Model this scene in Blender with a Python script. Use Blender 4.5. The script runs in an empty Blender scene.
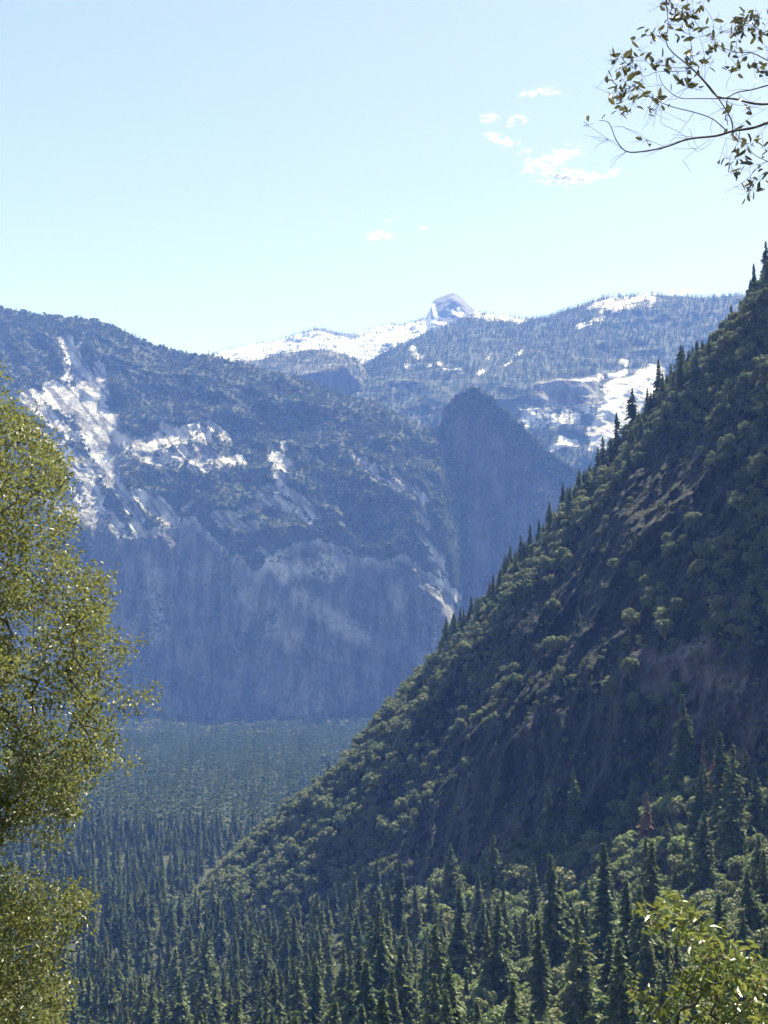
import bpy, math, random
import numpy as np
from mathutils import Vector

SC = bpy.context.scene
COL = SC.collection
rng = np.random.default_rng(7)
random.seed(7)
F = 1200.0
TH = math.atan((640 - 512) / F)
CT, ST = math.cos(TH), math.sin(TH)

# ------------------------------------------------------------------ basics
def ray(px, py, Y):
    """point of the world seen in direction (px, py) whose depth (world Y) is Y"""
    px = np.asarray(px, float); py = np.asarray(py, float); Y = np.asarray(Y, float)
    a = (px - 384) / F; b = (512 - py) / F
    dy = CT - b * ST; dz = ST + b * CT
    return np.stack([a / dy * Y, Y + 0 * a, dz / dy * Y], -1)

def project(P):
    P = np.asarray(P, float)
    f = P[..., 1] * CT + P[..., 2] * ST
    u = -P[..., 1] * ST + P[..., 2] * CT
    f = np.where(np.abs(f) < 1e-6, 1e-6, f)
    return 384 + F * P[..., 0] / f, 512 - F * u / f, f

def hash3(i, j, k, s):
    h = (i * 374761393 + j * 668265263 + k * 1274126177 + s * 974711) & 0xffffffff
    h = ((h ^ (h >> 13)) * 1103515245) & 0xffffffff
    return (h ^ (h >> 16)) & 0xffffffff

def vnoise(p, seed=0):
    """gradient-like smooth noise in -1..1 for an (N,3) array"""
    p = np.asarray(p, float)
    sh = p.shape[:-1]; p = p.reshape(-1, 3)
    q = np.floor(p); f = p - q; q = q.astype(np.int64)
    w = f * f * f * (f * (f * 6 - 15) + 10)
    out = np.zeros(len(p))
    for dx in (0, 1):
        for dy in (0, 1):
            for dz in (0, 1):
                h = hash3(q[:, 0] + dx, q[:, 1] + dy, q[:, 2] + dz, seed)
                gx = ((h & 1023) / 511.5 - 1); gy = (((h >> 10) & 1023) / 511.5 - 1); gz = (((h >> 20) & 1023) / 511.5 - 1)
                d = gx * (f[:, 0] - dx) + gy * (f[:, 1] - dy) + gz * (f[:, 2] - dz)
                ww = (w[:, 0] if dx else 1 - w[:, 0]) * (w[:, 1] if dy else 1 - w[:, 1]) * (w[:, 2] if dz else 1 - w[:, 2])
                out += ww * d
    return (out * 1.25).reshape(sh)

def fbm(p, scale, octs=4, seed=0, ridged=False, gain=0.5, squash=(1, 1, 1)):
    p = np.asarray(p, float) * np.array(squash) / scale
    a = 1.0; tot = 0; out = 0
    for o in range(octs):
        n = vnoise(p, seed + o * 17)
        if ridged: n = 1 - 2 * np.abs(n) * 1.4
        out = out + a * n; tot += a; a *= gain; p = p * 2.03 + 11.3
    return out / tot

def make_mesh(name, V, faces, mat=None, attrs=None, smooth=False):
    """V (N,3); faces: (M,3) or (M,4) array, or list of such arrays"""
    if not isinstance(faces, list): faces = [faces]
    faces = [np.asarray(f, np.int64) for f in faces if len(f)]
    me = bpy.data.meshes.new(name)
    me.vertices.add(len(V)); me.vertices.foreach_set('co', np.asarray(V, np.float32).ravel())
    idx = np.concatenate([f.ravel() for f in faces])
    tot = np.concatenate([np.full(len(f), f.shape[1]) for f in faces])
    st = np.concatenate([[0], np.cumsum(tot)[:-1]])
    me.loops.add(len(idx)); me.loops.foreach_set('vertex_index', idx.astype(np.int32))
    me.polygons.add(len(tot))
    me.polygons.foreach_set('loop_start', st.astype(np.int32))
    me.polygons.foreach_set('loop_total', tot.astype(np.int32))
    me.update(calc_edges=True)
    me.polygons.foreach_set('use_smooth', np.full(len(tot), smooth))
    for k, v in (attrs or {}).items():
        a = me.attributes.new(k, 'FLOAT', 'POINT'); a.data.foreach_set('value', np.asarray(v, np.float32))
    if mat: me.materials.append(mat)
    return me

def link(name, data, parent=None, loc=None):
    o = bpy.data.objects.new(name, data); COL.objects.link(o)
    if parent is not None: o.parent = parent
    if loc is not None: o.location = loc
    return o

def tag(o, label=None, cat=None, group=None, kind=None):
    if label: o['label'] = label
    if cat: o['category'] = cat
    if group: o['group'] = group
    if kind: o['kind'] = kind
    return o

# ------------------------------------------------------------------ materials
def new_mat(name):
    m = bpy.data.materials.new(name); m.use_nodes = True
    nt = m.node_tree; nt.nodes.clear()
    return m, nt

def N(nt, t, **kw):
    n = nt.nodes.new(t)
    for k, v in kw.items():
        if k in n.inputs.keys() if hasattr(n.inputs, 'keys') else False: n.inputs[k].default_value = v
        else: setattr(n, k, v)
    return n

def mixc(nt, fac, a, b):
    n = nt.nodes.new('ShaderNodeMix'); n.data_type = 'RGBA'
    for sock, v in ((n.inputs[0], fac), (n.inputs[6], a), (n.inputs[7], b)):
        if isinstance(v, bpy.types.NodeSocket): nt.links.new(v, sock)
        elif isinstance(v, (int, float)): sock.default_value = v
        else: sock.default_value = (*v, 1)
    return n.outputs[2]

def mathn(nt, op, a, b=None, clamp=False):
    n = nt.nodes.new('ShaderNodeMath'); n.operation = op; n.use_clamp = clamp
    for sock, v in ((n.inputs[0], a), (n.inputs[1], b)):
        if v is None: continue
        if isinstance(v, bpy.types.NodeSocket): nt.links.new(v, sock)
        else: sock.default_value = v
    return n.outputs[0]

def noise_out(nt, vec, scale, detail=5, rough=0.6, mapping=None):
    if mapping:
        mp = nt.nodes.new('ShaderNodeMapping'); mp.inputs['Scale'].default_value = mapping
        nt.links.new(vec, mp.inputs['Vector']); vec = mp.outputs['Vector']
    n = nt.nodes.new('ShaderNodeTexNoise'); n.inputs['Scale'].default_value = scale
    n.inputs['Detail'].default_value = detail; n.inputs['Roughness'].default_value = rough
    nt.links.new(vec, n.inputs['Vector'])
    return n.outputs['Fac']

def ramp(nt, fac, lo, hi):
    n = nt.nodes.new('ShaderNodeMapRange'); n.clamp = True
    n.inputs['From Min'].default_value = lo; n.inputs['From Max'].default_value = hi
    nt.links.new(fac, n.inputs['Value'])
    return n.outputs['Result']

def terrain_mat(name, brush, soil, rock_d, rock_l, s=1.0, streak=True, snow=None, bump=0.6, rough=0.9):
    """rock where the point attribute 'rock' says, brush and soil elsewhere; s = size in metres of the main grain"""
    m, nt = new_mat(name)
    geo = nt.nodes.new('ShaderNodeNewGeometry'); pos = geo.outputs['Position']
    n1 = noise_out(nt, pos, 1 / s, 7, 0.65)
    n2 = noise_out(nt, pos, 1 / (s * 6), 5, 0.6)
    n3 = noise_out(nt, pos, 1 / (s * .35), 4, 0.6)
    st = noise_out(nt, pos, 1 / s, 6, 0.62, mapping=(1.0, .6, .26))
    bd = noise_out(nt, pos, 1 / s, 5, 0.6, mapping=(.35, .5, 1.6))
    a = nt.nodes.new('ShaderNodeAttribute'); a.attribute_name = 'rock'
    rk = mathn(nt, 'ADD', a.outputs['Fac'], mathn(nt, 'MULTIPLY', mathn(nt, 'SUBTRACT', n3, 0.5), 0.9))
    rk = ramp(nt, rk, 0.42, 0.58)
    veg = mixc(nt, ramp(nt, n1, .4, .62), brush, soil)
    rc = mixc(nt, ramp(nt, st if streak else n1, .36, .66), rock_d, rock_l)
    rc = mixc(nt, mathn(nt, 'MULTIPLY', ramp(nt, bd, .58, .7), .55), rc, rock_d)
    rc = mixc(nt, mathn(nt, 'MULTIPLY', ramp(nt, n2, .45, .7), .4), rc, tuple(c * .6 for c in rock_l))
    ta = nt.nodes.new('ShaderNodeAttribute'); ta.attribute_name = 'stain'  # shade of cliff faces painted into the rock colour, plus streaks and dark joints
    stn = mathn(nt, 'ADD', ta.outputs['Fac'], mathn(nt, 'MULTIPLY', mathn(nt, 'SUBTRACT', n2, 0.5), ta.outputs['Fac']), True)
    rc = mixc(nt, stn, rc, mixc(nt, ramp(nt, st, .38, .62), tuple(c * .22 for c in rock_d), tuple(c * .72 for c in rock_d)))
    c = mixc(nt, rk, veg, rc)
    if snow:
        sa = nt.nodes.new('ShaderNodeAttribute'); sa.attribute_name = 'snow'
        sn = mathn(nt, 'ADD', sa.outputs['Fac'], mathn(nt, 'MULTIPLY', mathn(nt, 'SUBTRACT', n1, 0.5), 1.1))
        c = mixc(nt, ramp(nt, sn, .44, .56), c, snow)
    b = nt.nodes.new('ShaderNodeBsdfPrincipled')
    nt.links.new(c, b.inputs['Base Color']); b.inputs['Roughness'].default_value = rough
    b.inputs['Specular IOR Level'].default_value = .25
    bp = nt.nodes.new('ShaderNodeBump'); bp.inputs['Strength'].default_value = bump; bp.inputs['Distance'].default_value = s * .5
    hh = mathn(nt, 'ADD', n1, mathn(nt, 'MULTIPLY', st, .7))
    nt.links.new(hh, bp.inputs['Height']); nt.links.new(bp.outputs['Normal'], b.inputs['Normal'])
    o = nt.nodes.new('ShaderNodeOutputMaterial'); nt.links.new(b.outputs[0], o.inputs[0])
    return m

def foliage_mat(name, c1, c2, c3, trans=.35, gloss=None, scale=.25, attr=False, rough=.5):
    m, nt = new_mat(name)
    oi = nt.nodes.new('ShaderNodeObjectInfo')
    tc = nt.nodes.new('ShaderNodeTexCoord')
    n1 = noise_out(nt, tc.outputs['Object'], scale, 3, .6)
    r = oi.outputs['Random']
    if attr:
        a = nt.nodes.new('ShaderNodeAttribute'); a.attribute_name = 'tint'; r = a.outputs['Fac']
    c = mixc(nt, r, c1, c2)
    c = mixc(nt, ramp(nt, n1, .4, .66), c, c3)
    d = nt.nodes.new('ShaderNodeBsdfDiffuse'); nt.links.new(c, d.inputs[0])
    t = nt.nodes.new('ShaderNodeBsdfTranslucent')
    tcol = mixc(nt, .5 if gloss > .02 else 0.0, c, (.36, .37, .11)) if gloss else c
    nt.links.new(tcol if gloss else c, t.inputs[0])
    mx = nt.nodes.new('ShaderNodeMixShader'); mx.inputs[0].default_value = trans
    nt.links.new(d.outputs[0], mx.inputs[1]); nt.links.new(t.outputs[0], mx.inputs[2])
    out = mx.outputs[0]
    if gloss:
        g = nt.nodes.new('ShaderNodeBsdfGlossy'); g.inputs['Roughness'].default_value = rough
        g.inputs[0].default_value = (1, 1, 1, 1)
        m2 = nt.nodes.new('ShaderNodeMixShader'); m2.inputs[0].default_value = gloss
        nt.links.new(out, m2.inputs[1]); nt.links.new(g.outputs[0], m2.inputs[2]); out = m2.outputs[0]
    o = nt.nodes.new('ShaderNodeOutputMaterial'); nt.links.new(out, o.inputs[0])
    return m

def bark_mat(name, c1, c2, s=30):
    m, nt = new_mat(name)
    tc = nt.nodes.new('ShaderNodeTexCoord')
    n1 = noise_out(nt, tc.outputs['Object'], s, 5, .65, mapping=(1, 1, .25))
    c = mixc(nt, ramp(nt, n1, .35, .65), c1, c2)
    b = nt.nodes.new('ShaderNodeBsdfPrincipled'); nt.links.new(c, b.inputs['Base Color']); b.inputs['Roughness'].default_value = .9
    bp = nt.nodes.new('ShaderNodeBump'); bp.inputs['Strength'].default_value = .5; bp.inputs['Distance'].default_value = .3 / s
    nt.links.new(n1, bp.inputs['Height']); nt.links.new(bp.outputs[0], b.inputs['Normal'])
    o = nt.nodes.new('ShaderNodeOutputMaterial'); nt.links.new(b.outputs[0], o.inputs[0])
    return m

M = {}
M['ground'] = terrain_mat('forest_floor', (.022, .034, .013), (.042, .040, .024), (.13, .125, .11), (.32, .30, .27), s=9)
M['far_mtn'] = terrain_mat('brushy_granite', (.026, .040, .018), (.062, .066, .036), (.19, .187, .18), (.62, .605, .58), s=34, bump=1.0)
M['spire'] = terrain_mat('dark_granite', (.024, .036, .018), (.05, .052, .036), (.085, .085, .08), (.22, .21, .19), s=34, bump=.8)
M['ridge'] = terrain_mat('forested_granite', (.030, .045, .025), (.07, .072, .05), (.24, .23, .21), (.74, .72, .69), s=40, bump=.6)
M['snowy'] = terrain_mat('snowy_granite', (.03, .04, .03), (.08, .08, .07), (.07, .07, .075), (.17, .165, .16), s=60, snow=(.74, .76, .78))
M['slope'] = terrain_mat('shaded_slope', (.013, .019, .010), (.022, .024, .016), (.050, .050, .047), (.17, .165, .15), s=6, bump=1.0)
M['conifer'] = foliage_mat('conifer_needles', (.058, .094, .036), (.155, .180, .070), (.100, .145, .054), trans=.38, gloss=.014, rough=.5)
M['dead'] = foliage_mat('dead_needles', (.26, .17, .11), (.30, .21, .14), (.22, .15, .10), trans=.15)
M['oak'] = foliage_mat('oak_leaves', (.085, .118, .042), (.205, .215, .100), (.120, .160, .060), trans=.3, gloss=.018, rough=.5)
M['fresh_oak'] = foliage_mat('fresh_oak_leaves', (.13, .19, .055), (.19, .25, .085), (.16, .21, .07), trans=.4, gloss=.018, rough=.5)
M['far_conifer'] = foliage_mat('far_conifer_needles', (.030, .056, .022), (.135, .165, .062), (.060, .095, .038), trans=.28, attr=True)
M['far_oak'] = foliage_mat('far_oak_leaves', (.05, .075, .025), (.20, .20, .095), (.095, .115, .05), trans=.3, attr=True, scale=.01)
M['bark'] = bark_mat('conifer_bark', (.06, .04, .03), (.14, .10, .075), 2)
M['greybark'] = bark_mat('grey_oak_bark', (.07, .06, .05), (.20, .18, .155), 14)

# ------------------------------------------------------------------ land
SUN_EL, SUN_AZ = math.radians(63), math.radians(40)      # azimuth measured from +Y towards +X
SUN = np.array([math.cos(SUN_EL) * math.sin(SUN_AZ), math.cos(SUN_EL) * math.cos(SUN_AZ), math.sin(SUN_EL)])

gp = []   # ground control points
for px, py, Y in [(0, 1040, 900), (200, 1024, 800), (400, 1024, 610), (600, 1024, 490), (768, 1024, 425), (400, 960, 830), (500, 930, 790),
                  (600, 900, 745), (768, 850, 640), (700, 800, 725), (300, 960, 990), (150, 960, 1120), (500, 870, 880), (650, 800, 800),
                  (768, 750, 755), (950, 720, 680), (950, 900, 480), (330, 925, 1120), (230, 915, 1230), (430, 890, 1000),
                  (590, 830, 850), (900, 1050, 380)]:
    gp.append(ray(px, py, Y))
for x, y, z in [(0, 0, -1.7), (6, 0, -1.6), (-8, 0, -1.9), (0, -60, 30), (0, 14, -9), (-9, 14, -10), (8, 14, -8), (0, 50, -28), (40, 50, -24), (-40, 50, -30), (0, 100, -50), (60, 110, -46), (-70, 100, -56),
                (0, 200, -94), (100, 200, -86), (-110, 200, -104), (0, 300, -132), (120, 300, -112), (-150, 320, -160), (40, 420, -155), (-150, 500, -220),
                (-320, 700, -275), (-700, 700, -300), (-700, 300, -220), (-500, 0, -60), (500, 0, 40), (600, 350, -20), (700, 700, 40), (-600, 1300, -300),
                (-200, 1500, -300), (200, 1600, -300), (0, 2000, -300), (-900, 2000, -300), (600, 2000, -300), (500, 1400, -250), (300, 1050, -200),
                (120, 1200, -270), (-300, 1300, -300), (-500, 1000, -300), (0, -400, 160), (500, -400, 200), (-500, -400, 60)]:
    gp.append(np.array([x, y, z], float))
gp = np.array(gp)
def tps(r2): return np.where(r2 > 0, .5 * r2 * np.log(r2 + 1e-12), 0)
_n = len(gp); _A = np.zeros((_n + 3, _n + 3))
_s = gp[:, :2] / 500.0
_A[:_n, :_n] = tps(((_s[:, None] - _s[None]) ** 2).sum(-1)); _A[:_n, _n] = 1; _A[:_n, _n + 1:] = _s
_A[_n:, :_n] = _A[:_n, _n:].T
_w = np.linalg.solve(_A, np.concatenate([gp[:, 2], np.zeros(3)]))
def ground_z(x, y):
    x = np.asarray(x, float); y = np.asarray(y, float); sh = x.shape
    q = np.stack([x.ravel(), y.ravel()], -1) / 500.0
    out = np.empty(len(q))
    for i in range(0, len(q), 20000):
        c = q[i:i + 20000]
        out[i:i + 20000] = tps(((c[:, None] - _s[None]) ** 2).sum(-1)) @ _w[:_n] + _w[_n] + c @ _w[_n + 1:]
    out = out.reshape(sh)
    d = np.clip(np.maximum(np.maximum(y - 1450, np.abs(x) - 620), 0) / 500.0, 0, 1)
    d = d * d * (3 - 2 * d)
    far = -300 + 6 * fbm(np.stack([x, y, 0 * x], -1), 500, 3, 5)
    out = out * (1 - d) + far * d
    out = out + np.clip((y - 3750) / 450, 0, 1) * 75 * np.clip(fbm(np.stack([x, 0 * x, 0 * x], -1), 210, 4, 6) + .12, 0, 1) * np.clip((6000 - y) / 500, 0, 1)
    rr = np.hypot(x, y)
    return np.maximum(out + np.clip((rr - 150) / 300, 0, 1) * 3.0 * fbm(np.stack([x, y, 0 * x], -1), 60, 3, 9), -312)

def grid_faces(nu, nv):
    i = np.arange(nu - 1)[:, None] * nv + np.arange(nv - 1)[None]
    return np.stack([i, i + nv, i + nv + 1, i + 1], -1).reshape(-1, 4)

def build_ground():
    # one sheet, finer near the camera
    t = np.linspace(-1, 1, 361); xs = np.sign(t) * (np.abs(t) * 500 + np.abs(t) ** 5 * 7500)
    t = np.linspace(0, 1, 420); ys = -450 + 1900 * t + 11200 * t ** 5
    X, Y = np.meshgrid(xs, ys, indexing='ij')
    Z = ground_z(X, Y)
    P = np.stack([X, Y, Z], -1)
    px, py, f = project(P)
    rock = .18 + .25 * fbm(P, 45, 4, 3)
    # boulder field below the cliff
    rock += .55 * np.exp(-(((px - 560) / 50) ** 2 + ((py - 905) / 26) ** 2)) * (Y > 300)
    rock += .40 * np.exp(-(((px - 470) / 26) ** 2 + ((py - 955) / 14) ** 2)) * (Y > 300)
    me = make_mesh('ground', P.reshape(-1, 3), grid_faces(len(xs), len(ys)), M['ground'], {'rock': rock.ravel()}, True)
    tag(link('ground', me), kind='structure')
build_ground()

def capsule(px, py, caps):
    """soft strokes: (x0,y0,x1,y1,r[,strength]) -> 0..1"""
    out = np.zeros_like(px)
    for c in caps:
        x0, y0, x1, y1, r = c[:5]; s = c[5] if len(c) > 5 else 1
        dx, dy = x1 - x0, y1 - y0; L = dx * dx + dy * dy + 1e-9
        t = np.clip(((px - x0) * dx + (py - y0) * dy) / L, 0, 1)
        d = np.hypot(px - x0 - t * dx, py - y0 - t * dy)
        out = np.maximum(out, s * np.clip(1.5 - d / r, 0, 1))
    return out

def smooth1(a, n, axis=0):
    for _ in range(n):
        p = np.pad(a, [(1, 1) if k == axis else (0, 0) for k in range(a.ndim)], mode='edge')
        sl = lambda s: tuple(s if k == axis else slice(None) for k in range(a.ndim))
        a = .25 * p[sl(slice(0, -2))] + .5 * p[sl(slice(1, -1))] + .25 * p[sl(slice(2, None))]
    return a

class Patch:
    """a mountain side: columns of (py, depth) from base to crest, then its far side falling away behind the crest"""
    def __init__(s, cols, nu, nv, back=(500, 700), crest=None, sm=6):
        pxs = np.array(sorted(cols)); lev = np.array([cols[k] for k in pxs], float)      # (C, L, 2)
        L = lev.shape[1]
        u = np.linspace(pxs[0], pxs[-1], nu)
        g = np.stack([[np.interp(u, pxs, lev[:, l, c]) for c in (0, 1)] for l in range(L)], 0)   # (L,2,nu)
        if crest is not None:
            cx, cy = np.array(crest, float).T
            g[-1, 0] = np.interp(u, cx, cy)
        g = g.transpose(2, 0, 1)
        v = np.linspace(0, L - 1, nv); s.nvf = nv
        k = np.minimum(v.astype(int), L - 2); f = v - k
        W = ray(u[:, None], g[:, :, 0], g[:, :, 1])                                   # (nu, L, 3)
        P = W[:, k] * (1 - f)[None, :, None] + W[:, k + 1] * f[None, :, None]
        keep = P[:, -1].copy(); first = P[:, 0].copy()
        P = smooth1(P, sm, 1); P[:, -1] = keep; P[:, 0] = first
        Pm = smooth1(P, sm, 0); wv = np.linspace(0, 1, nv) ** 6
        P = Pm * (1 - wv)[None, :, None] + P * wv[None, :, None]
        s.t = np.broadcast_to(v[None], P.shape[:2])
        nb = max(8, nv // 6)
        tb = np.linspace(0, 1, nb + 1)[1:]
        B = P[:, -1:, :] + np.stack([0 * tb, back[0] * tb, -back[1] * tb ** 1.5], -1)[None]
        s.P = np.concatenate([P, B], 1); s.nu = nu; s.nv = s.P.shape[1]
        s.t = np.concatenate([s.t, np.broadcast_to((L - 1 + tb)[None], (nu, nb))], 1)
        s.px, s.py, _ = project(s.P)
    def displace(s, d, direction=(0, -1, .35)):
        s.P = s.P + d[..., None] * np.array(direction)
    def build(s, name, mat, rock, snow=None, stain=None):
        at = {'rock': rock.ravel()}
        if stain is not None: at['stain'] = np.clip(stain, 0, 1).ravel()
        if snow is not None: at['snow'] = snow.ravel()
        me = make_mesh(name, s.P.reshape(-1, 3), grid_faces(s.nu, s.nv), mat, at, True)
        s.rock = rock
        return tag(link(name, me), kind='structure')
    def normals(s):
        du = np.gradient(s.P, axis=0); dv = np.gradient(s.P, axis=1)
        n = np.cross(du, dv); a = np.linalg.norm(n, axis=-1)
        return n / (a[..., None] + 1e-9), a
    def scatter(s, n, dens):
        """n random surface points, chance proportional to area x dens"""
        _, a = s.normals()
        w = (a * dens).ravel(); w = w / w.sum()
        i = rng.choice(len(w), n, p=w)
        iu, iv = np.unravel_index(i, a.shape)
        ju = np.clip(iu + 1, 0, s.nu - 1); jv = np.clip(iv + 1, 0, s.nv - 1)
        fu = rng.random(n)[:, None]; fv = rng.random(n)[:, None]
        P = s.P
        return (P[iu, iv] * (1 - fu) * (1 - fv) + P[ju, iv] * fu * (1 - fv) + P[iu, jv] * (1 - fu) * fv + P[ju, jv] * fu * fv), i

# --- the great wall across the valley
B = Patch({
    -300: [(735, 4150), (490, 4300), (425, 4750), (300, 5400)],
    0: [(732, 4230), (505, 4390), (420, 4800), (308, 5500)],
    60: [(732, 4240), (520, 4380), (430, 4750), (318, 5450)],
    120: [(731, 4250), (540, 4380), (450, 4650), (332, 5350)],
    200: [(730, 4230), (552, 4350), (460, 4600), (355, 5200)],
    245: [(730, 4220), (560, 4330), (465, 4580), (365, 5150)],
    300: [(729, 4200), (567, 4300), (475, 4520), (381, 5050)],
    385: [(728, 4150), (572, 4260), (490, 4430), (409, 4850)],
    415: [(728, 4150), (580, 4250), (500, 4400), (425, 4750)],
    440: [(728, 4150), (600, 4220), (505, 4400), (432, 4700)],
    456: [(728, 4180), (640, 4250), (560, 4400), (445, 4700)],
    478: [(728, 5200), (650, 5250), (580, 5300), (470, 5400)],
}, 760, 460, back=(900, 700),
    crest=[(-300, 300), (0, 308), (25, 312), (50, 317), (95, 320), (112, 327), (122, 332), (155, 347), (180, 353), (210, 357), (245, 366), (272, 374), (300, 379), (330, 392), (350, 398), (384, 408), (400, 418), (420, 428), (440, 431), (456, 445), (478, 470)])
t = B.t
upper = np.clip((t - 1.0 + .9 * fbm(B.P, 330, 4, 36, squash=(1, 0, 0))) * 4, 0, 1); cliff = 1 - upper
sk = np.array([[1, 0, .45], [0, 1, 0], [0, 0, 1]])
d = upper * (70 * fbm(B.P @ sk, 330, 6, 1, ridged=True) + 40 * fbm(B.P, 130, 6, 2, gain=.6)) \
    + cliff * (38 * fbm(B.P, 420, 4, 3) + 16 * fbm(B.P, 90, 4, 4, squash=(1, 1, .22)) + 26 * fbm(B.P @ sk, 170, 6, 8, ridged=True, squash=(.6, 1, 1.1), gain=.6) + 10 * fbm(B.P, 42, 3, 38, ridged=True, squash=(1, 1, .45)))
slabs = [(66, 342, 82, 378, 7), (80, 375, 95, 392, 9, .8), (40, 398, 95, 405, 8, .95), (55, 395, 92, 415, 12), (76, 402, 108, 425, 13), (96, 425, 114, 450, 12), (112, 440, 113, 484, 7), (92, 435, 110, 472, 10), (30, 405, 60, 425, 6, .8),
         (90, 385, 100, 395, 7, .8), (78, 372, 92, 390, 7, .85), (113, 480, 132, 508, 5), (130, 508, 140, 522, 5), (136, 528, 148, 542, 4),
         (30, 400, 75, 440, 7, .62), (20, 430, 90, 470, 9, .55), (60, 450, 100, 500, 9, .58), (70, 480, 105, 540, 7, .55), (85, 490, 125, 535, 6, .5),
         (128, 448, 150, 455, 10, .75), (196, 436, 208, 470, 8, .6), (150, 445, 182, 440, 9, .82), (165, 432, 178, 440, 5, .9), (180, 450, 192, 458, 3, 1), (122, 460, 180, 462, 8, .5),
         (203, 428, 210, 446, 4), (212, 430, 226, 440, 5, .6), (196, 462, 240, 462, 6, .8), (205, 455, 222, 468, 6, .85), (190, 470, 196, 474, 3),
         (274, 458, 288, 470, 7, .85), (276, 470, 282, 486, 5, .75), (283, 443, 285, 450, 3, .9), (270, 490, 300, 500, 6, .6), (296, 500, 318, 522, 5, .75), (262, 498, 310, 522, 7, .5),
         (242, 514, 262, 507, 3.5), (220, 526, 255, 530, 4.5, .85), (212, 520, 240, 518, 3, .7), (150, 505, 172, 522, 9, .6), (183, 512, 192, 506, 3, .9), (168, 532, 185, 545, 7, .55), (140, 500, 165, 510, 7, .6),
         (358, 462, 375, 478, 5, .75), (370, 478, 400, 492, 4, .7), (395, 478, 425, 505, 4, .6), (400, 492, 424, 500, 3, .9), (416, 512, 428, 530, 3.5, .9), (418, 535, 440, 560, 3, .7), (428, 578, 462, 602, 4, .9), (415, 490, 424, 520, 3, .7),
         (430, 560, 436, 564, 3, 1), (316, 553, 330, 556, 3, .8), (345, 553, 350, 556, 3, .7), (384, 568, 405, 572, 3, .7), (260, 552, 268, 556, 3, .8),
         (350, 672, 368, 688, 4, .8), (360, 680, 380, 690, 4, .8), (362, 666, 372, 670, 3, .8), (370, 662, 385, 668, 3, .7), (400, 642, 422, 650, 4, .8), (418, 618, 432, 624, 3, .7), (440, 560, 452, 620, 5, .5),
         (80, 350, 60, 395, 5, .5), (100, 372, 106, 396, 6, .55)]
ends = np.clip((t - 2.9) / .1, 0, 1)
mb = capsule(B.px, B.py, slabs)
B.displace(d * (1 - .85 * np.clip(smooth1(smooth1(mb, 3, 0), 3, 1), 0, 1)) * (1 - .75 * np.clip((t - 2.7) / .3, 0, 1)))
nb_ = fbm(B.P, 60, 5, 21)
lay = fbm(B.P @ np.array([[1, 0, .8], [0, 1, 0], [0, 0, 1]]), 70, 4, 24, squash=(.25, 1, 1.5))
rockB = np.clip(mb * 1.35 + .35 * nb_ * (mb > .05) + 1.5 * np.minimum(lay + .05, .08) * (mb > .05), 0, 1)
rockB = np.maximum(rockB, cliff * (1 - .35 * np.clip(fbm(B.P, 160, 4, 30) * 2, 0, 1)))
rockB = np.maximum(rockB, np.clip(.14 + .5 * fbm(B.P, 90, 5, 26), 0, .5) * upper)
stB = cliff * np.clip(1.0 - 1.5 * np.clip(fbm(B.P @ sk, 150, 6, 33, squash=(1, 1, .55), gain=.6) - .12, 0, 1), .55, 1)  # shade of the wall put in as darker rock, uneven by noise
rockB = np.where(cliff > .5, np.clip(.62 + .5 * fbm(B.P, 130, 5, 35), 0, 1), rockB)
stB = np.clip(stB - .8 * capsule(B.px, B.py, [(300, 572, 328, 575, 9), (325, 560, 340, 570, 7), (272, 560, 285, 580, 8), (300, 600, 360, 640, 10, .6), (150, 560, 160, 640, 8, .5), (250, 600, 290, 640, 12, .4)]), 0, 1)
_c = np.stack([(B.P[..., 0] * .67 - B.P[..., 2] * .74) * .12, B.P[..., 1] * .1, B.P[..., 0] * .74 + B.P[..., 2] * .67], -1)
jt = fbm(_c, 34, 4, 45, ridged=True)
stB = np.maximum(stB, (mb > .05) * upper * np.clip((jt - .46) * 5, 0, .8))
rockB = np.maximum(rockB, 0)
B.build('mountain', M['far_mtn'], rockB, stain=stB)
B.slab = mb

# --- rounded spire
sc_ = [(398, 470), (425, 447), (434, 436), (443, 425), (447, 408), (452, 402), (460, 395), (470, 391), (476, 392), (484, 394), (488, 400), (496, 402), (502, 411), (508, 413), (513, 422), (523, 427), (528, 436), (538, 441), (543, 450), (552, 455), (563, 463), (580, 476), (620, 510), (690, 560)]
S = Patch({398: [(724, 4700), (600, 4800), (500, 4950)], 430: [(724, 4560), (570, 4680), (470, 4800)], 447: [(724, 4540), (550, 4630), (440, 4700)],
           470: [(724, 4520), (540, 4600), (410, 4650)], 520: [(724, 4510), (560, 4600), (445, 4670)], 563: [(724, 4500), (600, 4590), (480, 4680)],
           620: [(724, 4500), (620, 4600), (530, 4700)], 690: [(724, 4550), (650, 4700), (580, 4850)]},
          420, 320, back=(220, 420), crest=[(a, b) for a, b in sc_])
S.displace((52 * fbm(S.P, 260, 5, 41, ridged=True) + 26 * fbm(S.P, 80, 5, 42, squash=(1, 1, .5), gain=.6)) * (1 - .45 * np.clip((S.t - 1.7) / .3, 0, 1)), (-.35, -1, .35))
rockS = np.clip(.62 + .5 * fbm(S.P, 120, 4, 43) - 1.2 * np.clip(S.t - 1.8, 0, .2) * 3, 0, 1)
S.build('cliff', M['spire'], rockS, stain=np.clip(.8 + .5 * fbm(S.P, 100, 4, 44), 0, 1))  # face darkened in colour to stand for its shade

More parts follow.
